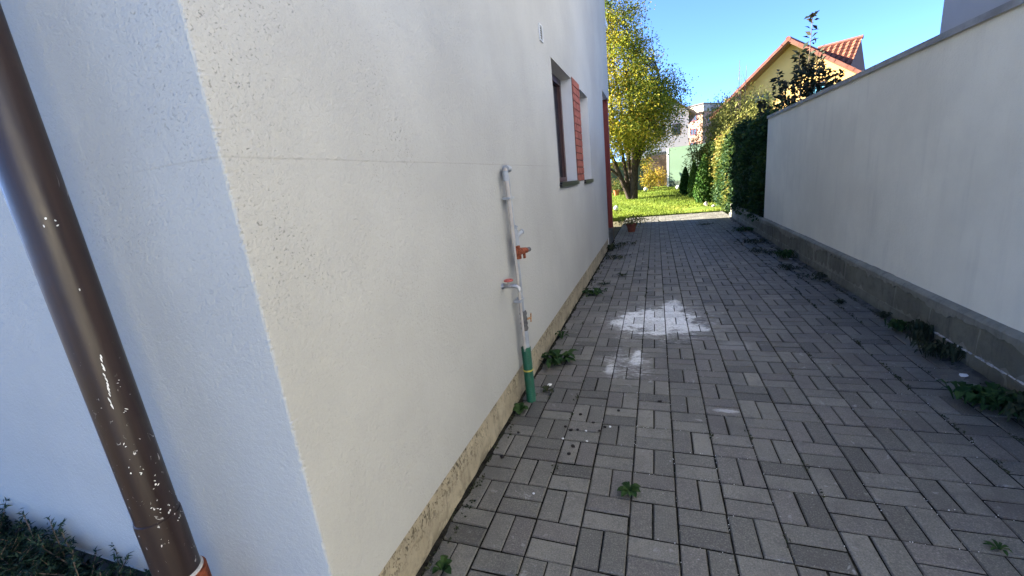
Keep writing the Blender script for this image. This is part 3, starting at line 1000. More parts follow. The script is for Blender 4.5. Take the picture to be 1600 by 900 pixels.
# face with slightly wavy bottom edge
pr = None
yl = list(np.arange(-3, YE, 0.05)) + [YE]
for y in yl:
    zb = 0.368 + 0.006 * rnd.random() + 0.004 * math.sin(y * 3.1)
    row = [(XP - X_KB, y, zb), (XP - X_KB, y, 2.165), (XP - X_KB + 0.03, y, zb - 0.002)]
    if pr:
        b.quad(row[0], pr[0], pr[1], row[1]); b.quad(pr[0], row[0], row[2], pr[2])
    pr = row
x0, x1 = XP - X_KB, XP - X_KB + 0.20
b.quad((x0, YE, 0.34), (x0, YE, 2.165), (x1, YE, 2.165), (x1, YE, 0.34))
b.quad((x1, YE, 0.0), (x1, YE, 2.165), (x1, -3, 2.165), (x1, -3, 0.0))
b.quad((x0, -3, 0.34), (x1, -3, 0.34), (x1, -3, 2.165), (x0, -3, 2.165))
b.quad((x0, -3, 2.165), (x1, -3, 2.165), (x1, YE, 2.165), (x0, YE, 2.165))
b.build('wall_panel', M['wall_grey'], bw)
# sheet metal coping in lengths
for k in range(6):
    y0 = -3 + k * 2.01
    o = MB().box(x0 - 0.022, x1 + 0.02, y0 + 0.002, min(y0 + 2.008, YE + 0.02), 2.167, 2.19).box(x0 - 0.022, x0 - 0.018, y0 + 0.002, min(y0 + 2.008, YE + 0.02), 2.145, 2.1665).build('coping', M['coping'], bw)
# base: core of mortar, two courses of blocks
b = MB()
b.box(0.006, 0.30, -3, 12.75, -0.05, 0.335)
b.build('base_core', M['band'], bw)
blk = {}
for c_, (z0, z1, off) in enumerate(((0.0, 0.104, 0.49), (0.110, 0.338, 0.25))):
    y = -3 + off - 0.5
    q = None
    while y < 12.75:
        o = q
        if q is None:
            q = MB()
            # rough face: front grid with small bumps
            ny, nz = 8, 3
            L = 0.494
            vv = [(rnd.gauss(0, 0.0015) + (0.006 if (j in (0, nz) or i in (0, ny)) else 0), L * i / ny, (z1 - z0) * j / nz) for j in range(nz + 1) for i in range(ny + 1)]
            q.add(vv, [(j * (ny + 1) + i, (j + 1) * (ny + 1) + i, (j + 1) * (ny + 1) + i + 1, j * (ny + 1) + i + 1) for j in range(nz) for i in range(ny)])
            q.quad((0.006, 0, z1 - z0), (0.25, 0, z1 - z0), (0.25, L, z1 - z0), (0.006, L, z1 - z0))
            q = q.build('concrete_block', M['block'], bw)
            o = q
        else:
            o = clone(q, 'concrete_block', bw)
        o.location = (rnd.uniform(-0.003, 0.002), y, z0)
        y += 0.5
# cement band smeared over the top edge
b = MB()
pr = None
low = 0.03
for y in np.arange(-3, 12.75, 0.03):
    low = min(0.085, max(0.012, low + rnd.gauss(0, 0.009)))
    jag = low + abs(rnd.gauss(0, 0.006)) + (0.03 * rnd.random() if rnd.random() < 0.06 else 0)
    row = [(0.026, y, 0.372), (0.0, y, 0.352 + 0.004 * rnd.random()), (-0.010, y, 0.340), (-0.009 + 0.002 * rnd.random(), y, 0.338 - jag), (0.002, y, 0.336 - jag)]
    if y > YE: row[0] = (0.2, y, 0.36)
    if pr:
        for k in range(4): b.quad(row[k], pr[k], pr[k + 1], row[k + 1])
    pr = row
b.build('cement_band', M['band'], bw)
b = MB()
for y in np.arange(2.0, 3.75, 0.021):   # whitish mortar squeezed from the bed joint
    if rnd.random() < 0.25 + 0.3 * (y > 3.2): continue
    s = rnd.uniform(0.5, 1.2)
    b.obox((-0.001, y, 0.108 + rnd.uniform(-.002, .003)), (0.005 * s, 0, 0), (0, 0.013, 0.001), (0, 0, 0.0042 * s))
tag(b.build('mortar_bead', M['mortar'], bw), kind='stuff')

# neighbour's grey building behind the wall
nb = tag(empty('grey_building', (2.9, 6.2, 0)), 'plain grey rendered building rising behind the right boundary wall', 'building')
b = MB()
b.box(0, 8, -5.4, 0, -0.05, 9.0)
b.build('wall', M['rough_grey'], nb)
b = MB()
b.box(-0.05, 8.05, -5.45, 0.05, 9.003, 9.15)
b.build('parapet_cap', M['coping'], nb)

# ================================================================== VEGETATION
def in_profile(cx, cy, prof, n, squash=1.0, power=0.5):
    """random points in a body of revolution; prof list of (z, r)"""
    zs_ = np.array([q[0] for q in prof]); rs = np.array([q[1] for q in prof])
    out = np.empty((0, 3))
    rm = rs.max()
    while len(out) < n:
        z = nrg.uniform(zs_[0], zs_[-1], n * 3)
        r_ = np.interp(z, zs_, rs)
        keep = nrg.uniform(0, 1, len(z)) < (r_ / rm) ** 1.6
        z, r_ = z[keep], r_[keep]
        a = nrg.uniform(0, 2 * math.pi, len(z))
        q = r_ * nrg.uniform(0, 1, len(z)) ** power
        out = np.vstack([out, np.c_[cx + q * np.cos(a), cy + q * np.sin(a) * squash, z]])
    return out[:n]


# --- big autumn tree on the lawn
tree = tag(empty('garden_tree', (-0.95, 19.5, 0.25)), 'tall yellowing deciduous tree with several trunks on the lawn', 'tree')
TI = Matrix.Translation((0.95, -19.5, -0.25))


def child_world(o, root, loc):
    o.matrix_parent_inverse = Matrix.Translation([-c for c in loc])
    return o


b = MB()
stems = [
    ([(-0.95, 19.5, 0.2), (-0.90, 19.5, 0.9), (-0.85, 19.45, 1.7), (-0.80, 19.5, 2.8), (-0.95, 19.5, 4.4), (-1.2, 19.4, 6.5)], [0.20, 0.165, 0.15, 0.12, 0.08, 0.03]),
    ([(-0.85, 19.5, 1.5), (-0.62, 19.45, 2.1), (-0.40, 19.3, 3.0), (-0.1, 19.2, 4.2), (0.2, 19.1, 5.2)], [0.10, 0.09, 0.07, 0.045, 0.02]),
    ([(-1.05, 19.5, 0.2), (-1.25, 19.45, 0.75), (-1.5, 19.4, 1.4), (-1.75, 19.4, 2.1), (-2.3, 19.3, 3.3), (-2.9, 19.2, 4.9)], [0.15, 0.11, 0.10, 0.085, 0.055, 0.02]),
    ([(-1.15, 19.55, 0.6), (-1.22, 19.6, 1.3), (-1.35, 19.7, 2.2), (-1.7, 19.9, 3.6), (-1.9, 20, 5.8)], [0.09, 0.085, 0.075, 0.055, 0.02]),
    ([(-1.0, 19.5, 0.8), (-1.08, 19.55, 1.6), (-1.12, 19.6, 2.6), (-1.4, 19.7, 4.5), (-1.9, 19.6, 8.0), (-2.0, 19.6, 9.5)], [0.08, 0.075, 0.07, 0.055, 0.03, 0.01]),
    ([(-1.4, 19.42, 1.2), (-1.9, 19.3, 1.7), (-2.3, 19.1, 2.4)], [0.06, 0.05, 0.035]),
]
for pts, rad in stems: b.tube(pts, rad, 9)
tr = b.build('trunk', M['bark'], tree, True); child_world(tr, tree, (-0.95, 19.5, 0.25))
prof = [(1.9, 0.9), (2.4, 2.2), (3.2, 2.75), (4.2, 2.6), (5.3, 2.25), (6.2, 1.65), (7.2, 1.25), (8.5, 0.95), (9.8, 0.6), (10.8, 0.2)]
cl = in_profile(-1.62, 19.5, prof, 380, power=0.5)
br = MB()
anchors = [Vector(p) for pts, _ in stems for p in pts if p[2] > 1.9]
for cpt in cl[:210]:
    cv = Vector(cpt)
    a = min(anchors, key=lambda q: (q - cv).length + (1.5 if q.z > cv.z else 0))
    mid = a.lerp(cv, 0.5) + Vector((rnd.gauss(0, .15), rnd.gauss(0, .15), 0.18))
    br.tube([a, mid, cv], [0.022, 0.014, 0.005], 4, cap=False)
o = br.build('branch', M['bark'], tree); child_world(o, tree, (-0.95, 19.5, 0.25)); o['kind'] = 'stuff'
cs, ct = [], []
for cpt in cl:
    k = int(nrg.integers(170, 290) * (0.7 if cpt[2] > 6.3 else 1))
    sg = 0.30 if cpt[2] < 6 else 0.24
    pts = nrg.normal(size=(k, 3)) * np.array([sg, sg, sg * 0.75]) + cpt
    # sun side put into leaf tint: yellower to the left, greener to the right
    base_t = 0.50 - 0.10 * (cpt[0] + 1.6) + nrg.normal() * 0.16
    cs.append(pts); ct.append(np.full(k, base_t))
cs = np.vstack(cs); ct = np.concatenate(ct)
o = leaf_cloud('crown', cs, 0.092, LEAF['tree'], tree, ct + nrg.normal(size=len(ct)) * 0.16, aspect=0.5); child_world(o, tree, (-0.95, 19.5, 0.25))


def world_leaf(name, pts, size, mat, root, loc, **kw):
    o = leaf_cloud(name, pts, size, mat, root, **kw)
    return child_world(o, root, loc)


# --- ivy hedge on the fence beyond the boundary wall
HL = (2.05, 9.1, 0)
hedge = tag(empty('ivy_hedge', HL), 'thick ivy hedge growing over the fence beyond the boundary wall', 'hedge')
def hedge_top(y): return 2.22 + 0.05 * math.sin(y * 2.3) + 0.04 * math.sin(y * 5.1) - 0.02 * max(0, y - 14)
b = MB()
b.box(0.09, 0.13, 0.0, 12.2, 0.3, 2.0)
b.build('shade_net', M['mesh_green'], hedge)
b = MB()
fpost = b.tube([(0.11, 0, -0.05), (0.11, 0, 2.1)], 0.025, 8).build('fence_post', M['dark_metal'], hedge)
for k, y in enumerate(np.arange(0.2, 12.2, 1.98)):
    (fpost if k == 0 else clone(fpost, 'fence_post', hedge)).location = (0, y, 0)
pts, tn, nr = [], [], []
n = 30000
y = nrg.uniform(9.12, 21.3, n)
z = nrg.uniform(0, 1, n)
top = np.array([hedge_top(v) for v in y])
zlo = np.where(y < 12.7, 0.28, 0.12)
z = zlo + z * (top - zlo) + nrg.normal(size=n) * 0.03
lump = 0.06 * np.sin(y * 4.1 + z * 3) + 0.05 * np.sin(z * 7 + y * 1.7)
x = 2.0 + lump * 0.6 - nrg.exponential(0.045, n)
nr = np.c_[-np.ones(n), nrg.normal(size=n) * 0.5, 0.45 + nrg.normal(size=n) * 0.4]
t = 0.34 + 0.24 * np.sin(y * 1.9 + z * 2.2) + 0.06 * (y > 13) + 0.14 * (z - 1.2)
xt = np.where(y < 13, 0.12 + 0.12 * np.sin(y * 3 + z * 4), t)  # leaves short of the shadow edge tinted darker, shade put into their colour
pts.append(np.c_[x, y, z]); tn.append(xt)
n = 5000   # top
y = nrg.uniform(9.12, 21.3, n); top = np.array([hedge_top(v) for v in y])
x = nrg.uniform(1.95, 2.5, n); z = top + nrg.exponential(0.05, n) - 0.04
pts.append(np.c_[x, y, z]); tn.append(np.where(y < 12.5, 0.15, 0.6))  # top leaves tinted by the same shaded and sunlit split
n = 2600   # near end
x = nrg.uniform(1.98, 2.5, n); z = nrg.uniform(0.28, 2.2, n); y = 9.12 + np.abs(nrg.normal(size=n)) * 0.05
pts.append(np.c_[x, y, z]); tn.append(np.full(n, 0.1))
P_ = np.vstack(pts)
o = world_leaf('foliage', P_, 0.078, LEAF['ivy'], hedge, HL, tint=np.concatenate(tn), aspect=0.8)

# --- thujas in front of the hedge
def thuja(loc, h, r_, label, tint0):
    root = tag(empty('thuja', loc), label, 'conifer', 'young conifers along the hedge')
    MB().tube([(0, 0, 0), (0, 0, h * 0.8)], [0.03, 0.008], 6).build('trunk', M['bark'], root)
    n = 2600
    q = in_profile(0, 0, [(0.05, r_ * 0.75), (h * 0.25, r_), (h * 0.6, r_ * 0.72), (h * 0.85, r_ * 0.35), (h, 0.03)], n, power=0.22)
    up = np.c_[q[:, 0] * 0.6, q[:, 1] * 0.6, np.full(n, 0.6)]
    leaf_cloud('foliage', q, 0.11, LEAF['thuja'], root, tint=np.full(n, tint0) + 0.2 * np.sin(q[:, 2] * 9 + q[:, 0] * 14), up=up, aspect=0.4,
               nrm=np.c_[q[:, 0], q[:, 1], np.full(n, 0.1)])
    return root


thuja((1.62, 16.5, 0.09), 1.72, 0.36, 'bright green cone shaped thuja closest to the paving, at the lit ivy', 0.6)
thuja((1.42, 18.1, 0.19), 1.45, 0.24, 'yellowish green slim thuja between two others beside the hedge', 0.9)
thuja((1.19, 19.6, 0.26), 1.18, 0.24, 'small dark green thuja in front of the pale green wall', 0.1)

# --- feathery olive bush behind the hedge
BL = (2.92, 18.2, 0)
bush = tag(empty('feathery_bush', BL), 'loose pale olive bush with bare upright stems rising behind the lit ivy', 'bush')
b = MB()
tips = []
for k in range(105):
    a = rnd.uniform(0, 2 * math.pi)
    q = rnd.uniform(0.1, 1.0)
    x0_, y0_ = math.cos(a) * 0.25 * q, math.sin(a) * 0.7 * q
    H = rnd.uniform(2.5, 3.6)
    x1_, y1_ = math.cos(a) * 1.2 * q, math.sin(a) * 2.2 * q
    pl = [(x0_, y0_, 0), (x0_ * .5 + x1_ * .5, y0_ * .5 + y1_ * .5, H * 0.55), (x1_, y1_, H)]
    b.tube(pl, [0.014, 0.01, 0.004], 4, cap=False)
    for s in np.linspace(0.45, 1.0, 9):
        p_ = Vector(pl[1]).lerp(Vector(pl[2]), (s - 0.45) / 0.55)
        tips.append(p_)
for (dx, dy, H) in ((-0.2, -1.0, 4.75), (-0.12, -0.9, 4.3), (-0.3, -1.1, 4.0), (0.1, 0.5, 4.2), (-.5, 1.0, 3.9), (0.05, -.8, 4.6)):   # bare whips
    b.tube([(dx * .5, dy * .7, 0), (dx * .8, dy, H * .6), (dx + 0.04, dy + .03, H)], [0.028, 0.018, 0.005], 5)
    for k in range(5):
        zz = H * rnd.uniform(0.62, 0.92)
        b.tube([(dx, dy, zz), (dx + rnd.gauss(0, .14), dy + rnd.gauss(0, .2), zz + 0.3)], [0.006, 0.002], 3, cap=False)
o = tag(b.build('stem', M['twig'], bush), kind='stuff')
q = np.vstack([nrg.normal(size=(46, 3)) * np.array([0.17, 0.2, 0.2]) + np.array(p_) for p_ in tips])
leaf_cloud('foliage', q, 0.10, LEAF['olive'], bush, aspect=0.32, up=np.tile([0, 0, 0.6], (len(q), 1)))

# --- dark broad-leaved shrub behind the right wall
SL = (2.75, 10.0, 0)
sh = tag(empty('broadleaf_shrub', SL), 'dark broad leaved shrub with a tall thin top shoot behind the right boundary wall', 'shrub')
b = MB()
leafp, leafu = [], []
shoots = [((0, 0, 0), (0.02, 0.05, 2.2), (0.06, 0.1, 3.98)), ((0, 0, 0), (-0.25, 0.2, 1.9), (-0.42, 0.3, 3.05)),
          ((0, 0, 0), (0.22, -0.1, 1.9), (0.45, -0.1, 2.85)), ((0, 0, 0), (-0.1, -0.2, 1.7), (-0.2, -0.3, 3.0)),
          ((0, 0, 0), (0.12, 0.2, 1.9), (0.22, 0.35, 3.15)), ((0, 0, 0), (-0.45, 0.1, 1.6), (-0.68, 0.2, 2.55)),
          ((0, 0, 0), (0.4, 0.15, 1.6), (0.62, 0.2, 2.5)), ((0, 0, 0), (-0.02, 0.1, 2.0), (-0.12, 0.1, 3.35)),
          ((0, 0, 0), (0.1, -0.1, 2.0), (0.16, 0.0, 3.3)), ((0, 0, 0), (-.3, -.1, 1.8), (-.3, 0, 2.85)), ((0, 0, 0), (.3, .0, 1.8), (.34, .1, 3.0))]
for k, (p0, p1, p2) in enumerate(shoots):
    b.tube([p0, p1, p2], [0.02, 0.013, 0.004], 5)
    p1, p2 = Vector(p1), Vector(p2)
    nn = 54 if k == 0 else 56
    for s in np.linspace(0.0, 1, nn):
        c_ = p1.lerp(p2, s)
        a = rnd.uniform(0, 6.28)
        sp = 0.10 * (1 - 0.35 * s) if k == 0 else 0.16 * (1.1 - 0.6 * s)
        for _ in range(1 if (k == 0 and s > 0.55) else 3):
            a = rnd.uniform(0, 6.28)
            leafp.append((c_.x + math.cos(a) * sp, c_.y + math.sin(a) * sp, c_.z + rnd.gauss(0, .03)))
            leafu.append((math.cos(a), math.sin(a), 0.25))
for _ in range(9):
    leafp.append((0.06 + rnd.gauss(0, .035), 0.1 + rnd.gauss(0, .04), 3.95 + rnd.gauss(0, .03))); leafu.append((rnd.gauss(0, 1), rnd.gauss(0, 1), .6))
tag(b.build('stem', M['twig'], sh), kind='stuff')
leaf_cloud('foliage', leafp, 0.12, LEAF['dark'], sh, up=leafu, aspect=0.5)

# --- low yellow shrub and dark bushes at the back of the lawn
def small_bush(name, loc, h, rx, ry, mat, label, cat, n=1500, size=0.09, tint=None):
    root = tag(empty(name, loc), label, cat)
    b = MB()
    for k in range(9):
        a = rnd.uniform(0, 6.28)
        b.tube([(0, 0, 0), (math.cos(a) * rx * .3, math.sin(a) * ry * .3, h * .5), (math.cos(a) * rx * .7, math.sin(a) * ry * .7, h * .9)], [0.014, 0.01, 0.004], 4)
    tag(b.build('stem', M['twig'], root), kind='stuff')
    cl_ = in_profile(0, 0, [(h * .1, .5), (h * .4, 1), (h * .8, .8), (h, .3)], max(14, n // 55), power=0.5)
    q = np.vstack([nrg.normal(size=(55, 3)) * 0.13 + np.array([c[0] * rx * .85, c[1] * ry * .85, c[2]]) for c in cl_])
    leaf_cloud('foliage', q, size, LEAF[mat], root, tint=None if tint is None else np.full(len(q), tint))
    return root


small_bush('yellow_shrub', (-0.30, 22.4, 0.42), 1.55, 0.42, 0.4, 'yellow', 'yellow leaved shrub standing behind the trunks of the big tree', 'shrub')
small_bush('green_bush', (-1.95, 22.3, 0.41), 0.75, 0.7, 0.4, 'ivy', 'low green bush at the foot of the dull green wall left of the trunks', 'bush', 900)
small_bush('dry_bush', (0.15, 23.8, 0.47), 1.0, 0.4, 0.3, 'yellow', 'low dry yellowish bush in front of the brown old wall', 'bush', 700, tint=0.75)
small_bush('tall_shrub', (1.75, 20.6, 0.3), 2.6, 0.55, 0.6, 'olive', 'olive green shrub overtopping the right end of the pale green wall', 'shrub', 1700, tint=0.3)

# --- juniper at the foot of the white front
jr = tag(empty('juniper_shrub', (-3.2, 0.15, 0)), 'dark spreading juniper at the foot of the white front face', 'shrub')
jp, ju = [], []
b = MB()
for k in range(1150):
    if k < 930:
        x = rnd.uniform(0.25, 1.45)
        y = rnd.uniform(0.18, 0.52)
    else:
        x = rnd.uniform(-1.2, 1.2)
        y = rnd.uniform(-0.3, 0.3)
    zt = 0.305 - 0.15 * max(0, x - 0.85) + rnd.gauss(0, 0.022)
    d = Vector((rnd.gauss(0, 1), rnd.gauss(0.2, 0.8), rnd.uniform(0.15, 0.75))).normalized()
    L = rnd.uniform(0.12, 0.24)
    base = Vector((x, y, zt - 0.10))
    if y + d.y * L > 0.545: d.y = -abs(d.y) * 0.3
    b.tube([base, base + d * L], [0.003, 0.001], 3, cap=False)
    for s in np.linspace(0.1, 1, 44):
        p_ = base + d * L * s
        sd = Vector((rnd.gauss(0, 1), rnd.gauss(0, 1), rnd.gauss(0, 1)))
        sd = (sd + d * 1.1).normalized()
        jp.append(p_ + sd * 0.015 * (1.2 - s * .5)); ju.append(sd)
tag(b.build('stem', M['twig'], jr), kind='stuff')
leaf_cloud('needles', np.array([tuple(q) for q in jp]), 0.024, LEAF['juniper'], jr, up=np.array([tuple(q) for q in ju]), aspect=0.26, jitter=0.5)


# ------------------------------------------------------------------ weeds
def weed(loc, r_, n, h, label, mat='weed', wid=0.28, name='weed', spread=1.0, group=None, clump=0):
    """rosette of arching leaf blades"""
    b = MB()
    tv = []
    for k in range(n):
        a = 2 * math.pi * k / n * 1.618 + rnd.uniform(-.3, .3)
        L = r_ * rnd.uniform(0.55, 1.05)
        ox, oy = (rnd.gauss(0, clump), rnd.gauss(0, clump)) if clump else (0, 0)
        ca, sa = math.cos(a), math.sin(a)
        hh = h * rnd.uniform(0.5, 1.1)
        tt = rnd.random()
        pr = None
        for s, wf, zf in ((0.05, 0.25, 0.05), (0.35, 0.7, 0.75), (0.6, 1.0, 1.0), (0.85, 0.75, 0.8), (1.0, 0.05, 0.55)):
            w = L * wid * wf * 0.5 * rnd.uniform(.75, 1.2)
            px, py, pz = ox + ca * L * s * spread, oy + sa * L * s * spread, hh * zf + 0.004
            row = [(px - sa * w, py + ca * w, pz + w * .25), (px, py, pz - w * .1), (px + sa * w, py - ca * w, pz + w * .25)]
            if pr:
                b.quad(pr[0], pr[1], row[1], row[0]); b.quad(pr[1], pr[2], row[2], row[1])
                tv += [tt, tt]
            pr = row
    o = b.build(name, LEAF[mat])
    o.data.attributes.new('tint', 'FLOAT', 'FACE').data.foreach_set('value', tv)
    o.location = loc
    tag(o, label, 'weed', group)
    if clump >= 0.05: o['kind'] = 'stuff'
    return o


WG = 'weeds growing from the paving joints'
weed((-0.14, 1.71, 0.0), 0.062, 15, 0.028, 'small dark green weed rosette alone in the middle of the near pavers', 'weed', 0.5, group=WG)
weed((-0.84, 1.125, 0.0), 0.055, 7, 0.03, 'tiny green weed at the plinth nearest the camera', 'weed', 0.6, group=WG)
weed((-0.885, 2.32, 0.0), 0.07, 6, 0.035, 'small round leaved weed at the plinth just before the green conduit', 'weed', 0.9, group=WG)
weed((-0.77, 2.60, 0.0), 0.06, 7, 0.03, 'little weed right behind the foot of the green conduit', 'dryweed', 0.7, group=WG)
weed((-0.80, 3.08, 0.0), 0.17, 30, 0.075, 'big leafy green weed beside the plinth beyond the green conduit', 'weed', 0.36, clump=0.03, group=WG)
weed((-0.87, 3.62, 0.0), 0.09, 8, 0.06, 'upright narrow weed against the plinth behind the big leafy weed', 'weed', 0.3, group=WG)
weed((-0.80, 5.15, 0.0), 0.11, 46, 0.05, 'flat green weed clump on the pavers left of the white spill', 'weed', 0.34, clump=0.06, group=WG)
weed((-0.70, 5.60, 0.0), 0.11, 9, 0.03, 'thin dull weed just behind the flat green clump', 'dryweed', 0.3, group=WG)
weed((-0.49, 6.09, 0.0), 0.09, 9, 0.04, 'small dark weed alone on the pavers well beyond the white spill', 'dryweed', 0.4, group=WG)
weed((-0.70, 7.45, 0.0), 0.10, 50, 0.045, 'low weed patch near the window end of the side wall', 'dryweed', 0.3, clump=0.09, group=WG)
weed((-0.84, 8.3, 0.0), 0.10, 60, 0.12, 'bushy weed by the plinth before the red brown post', 'dryweed', 0.3, clump=0.06, group=WG)
weed((-0.62, 8.95, 0.0), 0.10, 40, 0.05, 'sparse weed on the pavers in front of the flower pot', 'dryweed', 0.3, clump=0.1, group=WG)
weed((1.16, 1.685, 0.0), 0.05, 9, 0.02, 'tiny weed sprouting between the pavers nearest the right corner', 'weed', 0.3, group=WG)
weed((1.76, 2.76, 0.012), 0.12, 110, 0.075, 'large bright green weed mat against the right block base', 'weed', 0.4, group=WG, clump=0.06)
weed((1.85, 2.62, 0.012), 0.10, 70, 0.10, 'dark end of the weed mat hugging the right block base', 'dryweed', 0.4, group=WG, clump=0.05)
weed((1.85, 3.42, 0.012), 0.10, 80, 0.10, 'shaggy dull weed under the white mortar bead of the base', 'dryweed', 0.25, group=WG, clump=0.05)
weed((1.86, 3.70, 0.012), 0.07, 60, 0.15, 'upright bushy weed beside the base between two shaggy ones', 'dryweed', 0.3, group=WG, clump=0.03)
weed((1.85, 3.95, 0.012), 0.08, 50, 0.07, 'green weed with pointed leaves at the base, farther than the upright one', 'weed', 0.3, group=WG, clump=0.03)
weed((1.86, 4.25, 0.012), 0.06, 36, 0.05, 'small dark weed tuft at the base beyond the pointed leaved one', 'dryweed', 0.3, group=WG, clump=0.012)
weed((1.70, 4.70, 0.003), 0.06, 36, 0.03, 'flat weed tuft out on the pavers near the middle of the right base', 'dryweed', 0.35, group=WG, clump=0.012)
weed((1.80, 5.75, 0.012), 0.09, 60, 0.035, 'low mossy weed spread along the far half of the right base', 'dryweed', 0.3, group=WG, clump=0.1)
weed((1.66, 6.30, 0.003), 0.09, 60, 0.03, 'flat weed patch reaching furthest from the right base onto the pavers', 'dryweed', 0.3, group=WG, clump=0.08)
weed((1.80, 6.95, 0.012), 0.11, 70, 0.11, 'bright green weed clump with a white scrap at the far right base', 'weed', 0.3, group=WG, clump=0.06)
weed((1.62, 7.45, 0.003), 0.10, 70, 0.035, 'dark weed patch on the pavers next to the far bright clump', 'dryweed', 0.3, group=WG, clump=0.12)
weed((1.70, 8.45, 0.003), 0.11, 80, 0.04, 'wide dark weed patch before the end of the boundary wall', 'dryweed', 0.3, group=WG, clump=0.14)
weed((1.78, 9.95, 0.003), 0.12, 80, 0.07, 'green weed patch at the base under the dark ivy', 'weed', 0.3, group=WG, clump=0.12)
weed((1.15, 11.3, 0.003), 0.09, 50, 0.03, 'dark weed on the pavers close to the shadow edge', 'dryweed', 0.3, group=WG, clump=0.08)


# moss and tiny plants along the joints near both walls
mp = []
for k in range(520):
    q = rnd.random()
    if q < 0.45: x = OX + Q * rnd.choice([6, 7, 8]) + rnd.gauss(0, .004); y = rnd.uniform(1.2, 11)
    elif q < 0.7: x = X_PL + abs(rnd.gauss(0.02, 0.03)); y = rnd.uniform(1, 9)
    elif q < 0.9: x = X_KB - abs(rnd.gauss(0.03, 0.04)); y = rnd.uniform(1.5, 12)
    else: x = OX + Q * rnd.randint(-5, 6) + rnd.gauss(0, .004); y = rnd.uniform(1.1, 7)
    for _ in range(rnd.randint(4, 16)): mp.append((x + rnd.gauss(0, .006), y + rnd.gauss(0, .025), 0.004 + abs(rnd.gauss(0, .005))))
tag(leaf_cloud('moss', mp, 0.016, LEAF['dryweed'], aspect=0.5), 'dull green moss and seedlings in the paving joints along both walls', 'moss', kind='stuff')

# pale grit lying in the joints
b = MB()
for k in range(1500):
    if rnd.random() < 0.6: x = OX + Q * rnd.randint(-4, 8) + rnd.gauss(0, .005); y = rnd.uniform(1.0, 5.5)
    else: x = rnd.uniform(-0.7, 1.85); y = OY + Q * rnd.randint(-2, 18) + rnd.gauss(0, .005)
    if math.sin(x * 5.1 + 1) + math.sin(y * 3.7 + x * 2) < -0.2 + rnd.gauss(0, .5): continue
    q = rnd.uniform(0.0010, 0.0026)
    b.add([(x - q, y - q, 0.0), (x + q, y - q * .6, 0.0), (x, y + q, 0.0), (x, y, q * 1.3)], [(0, 1, 3), (1, 2, 3), (2, 0, 3)])
tag(b.build('grit', M['chip']), 'fine pale grit scattered in the joints of the near paving', 'grit', kind='stuff')

# ------------------------------------------------------------------ litter on the pavers
def lump(name, loc, r_, mat, flat=0.6):
    bm = bmesh.new()
    bmesh.ops.create_icosphere(bm, subdivisions=1, radius=r_)
    for v in bm.verts:
        v.co *= rnd.uniform(0.65, 1.25)
        v.co.z *= flat
    me = bpy.data.meshes.new(name)
    bm.to_mesh(me); bm.free()
    me.materials.append(M[mat])
    o = bpy.data.objects.new(name, me)
    COL.objects.link(o)
    o.location = (loc[0], loc[1], r_ * flat * 0.75)
    o.rotation_euler = (0, 0, rnd.uniform(0, 6))
    return o


for (x, y) in [(-.84, 1.84), (-.48, 2.34), (-.39, 2.26), (-.47, 2.17), (-.34, 2.18), (-.47, 2.01), (-.48, 1.94), (-.25, 2.42), (0.0, 2.57), (-.82, 2.08), (-.55, 2.19), (-.51, 2.16), (-.315, 2.225)]:
    o = lump('dried_clod', (x, y), rnd.uniform(0.010, 0.016), 'litter')
    tag(o, 'small dark dried clod scattered on the near pavers', 'clod', 'dark clods on the pavers')
for (x, y) in [(-.42, 2.17), (-.40, 2.07), (-.54, 2.07), (-.285, 2.235), (-.59, 1.61)]:
    o = lump('plaster_chip', (x, y), rnd.uniform(0.006, 0.009), 'chip', 0.5)
    tag(o, 'tiny white plaster chip lying among the dark clods', 'chip', 'white chips on the pavers')
o = lump('plaster_scrap', (-0.775, 2.70), 0.022, 'chip', 0.25)
tag(o, 'flat white plaster scrap beside the green conduit', 'plaster scrap')
for (x, y), lb in (((1.80, 3.0), 'broken white mortar scrap by the right block base near the weed mat'), ((1.83, 3.16), 'smaller white mortar crumb by the right block base'), ((1.85, 6.9), 'white scrap lying in the far bright weed clump')):
    tag(lump('mortar_scrap', (x, y), 0.03, 'chip', 0.22), lb, 'mortar scrap')
for (x, y, r_, lb) in ((1.60, 15.6, 0.11, 'pale rounded stone at the edge of the lawn below the thuja'), (1.78, 15.2, 0.07, 'smaller stone beside the pale rounded stone')):
    o = lump('garden_stone', (x, y), r_, 'stone', 0.8)
    o.location.z = lawn_z(y) + r_ * .5
    tag(o, lb, 'stone', 'stones at the lawn edge')

# ------------------------------------------------------------------ flower pot
fp = tag(empty('flower_pot', (-0.60, 10.9, 0)), 'brown clay flower pot with a straggly plant on the shaded paving', 'flower pot')
b = MB()
b.lathe([(0.001, 0.002), (0.085, 0.002), (0.12, 0.17), (0.132, 0.17), (0.135, 0.21), (0.12, 0.21), (0.115, 0.18), (0.001, 0.18)], n=20)
b.build('pot', M['terracotta'], fp, True)
q = nrg.normal(size=(420, 3)) * np.array([0.19, 0.13, 0.06]) + np.array([0.02, 0, 0.29])
b = MB()
for k in range(16):
    a = rnd.uniform(0, 6.28)
    b.tube([(0, 0, 0.17), (math.cos(a) * 0.12, math.sin(a) * .1, 0.28), (math.cos(a) * 0.3, math.sin(a) * .2, 0.30 + rnd.gauss(0, .06))], [0.006, 0.004, 0.002], 4)
tag(b.build('stem', M['twig'], fp), kind='stuff')
leaf_cloud('foliage', q, 0.07, LEAF['olive'], fp, tint=np.full(420, 0.2), aspect=0.3)

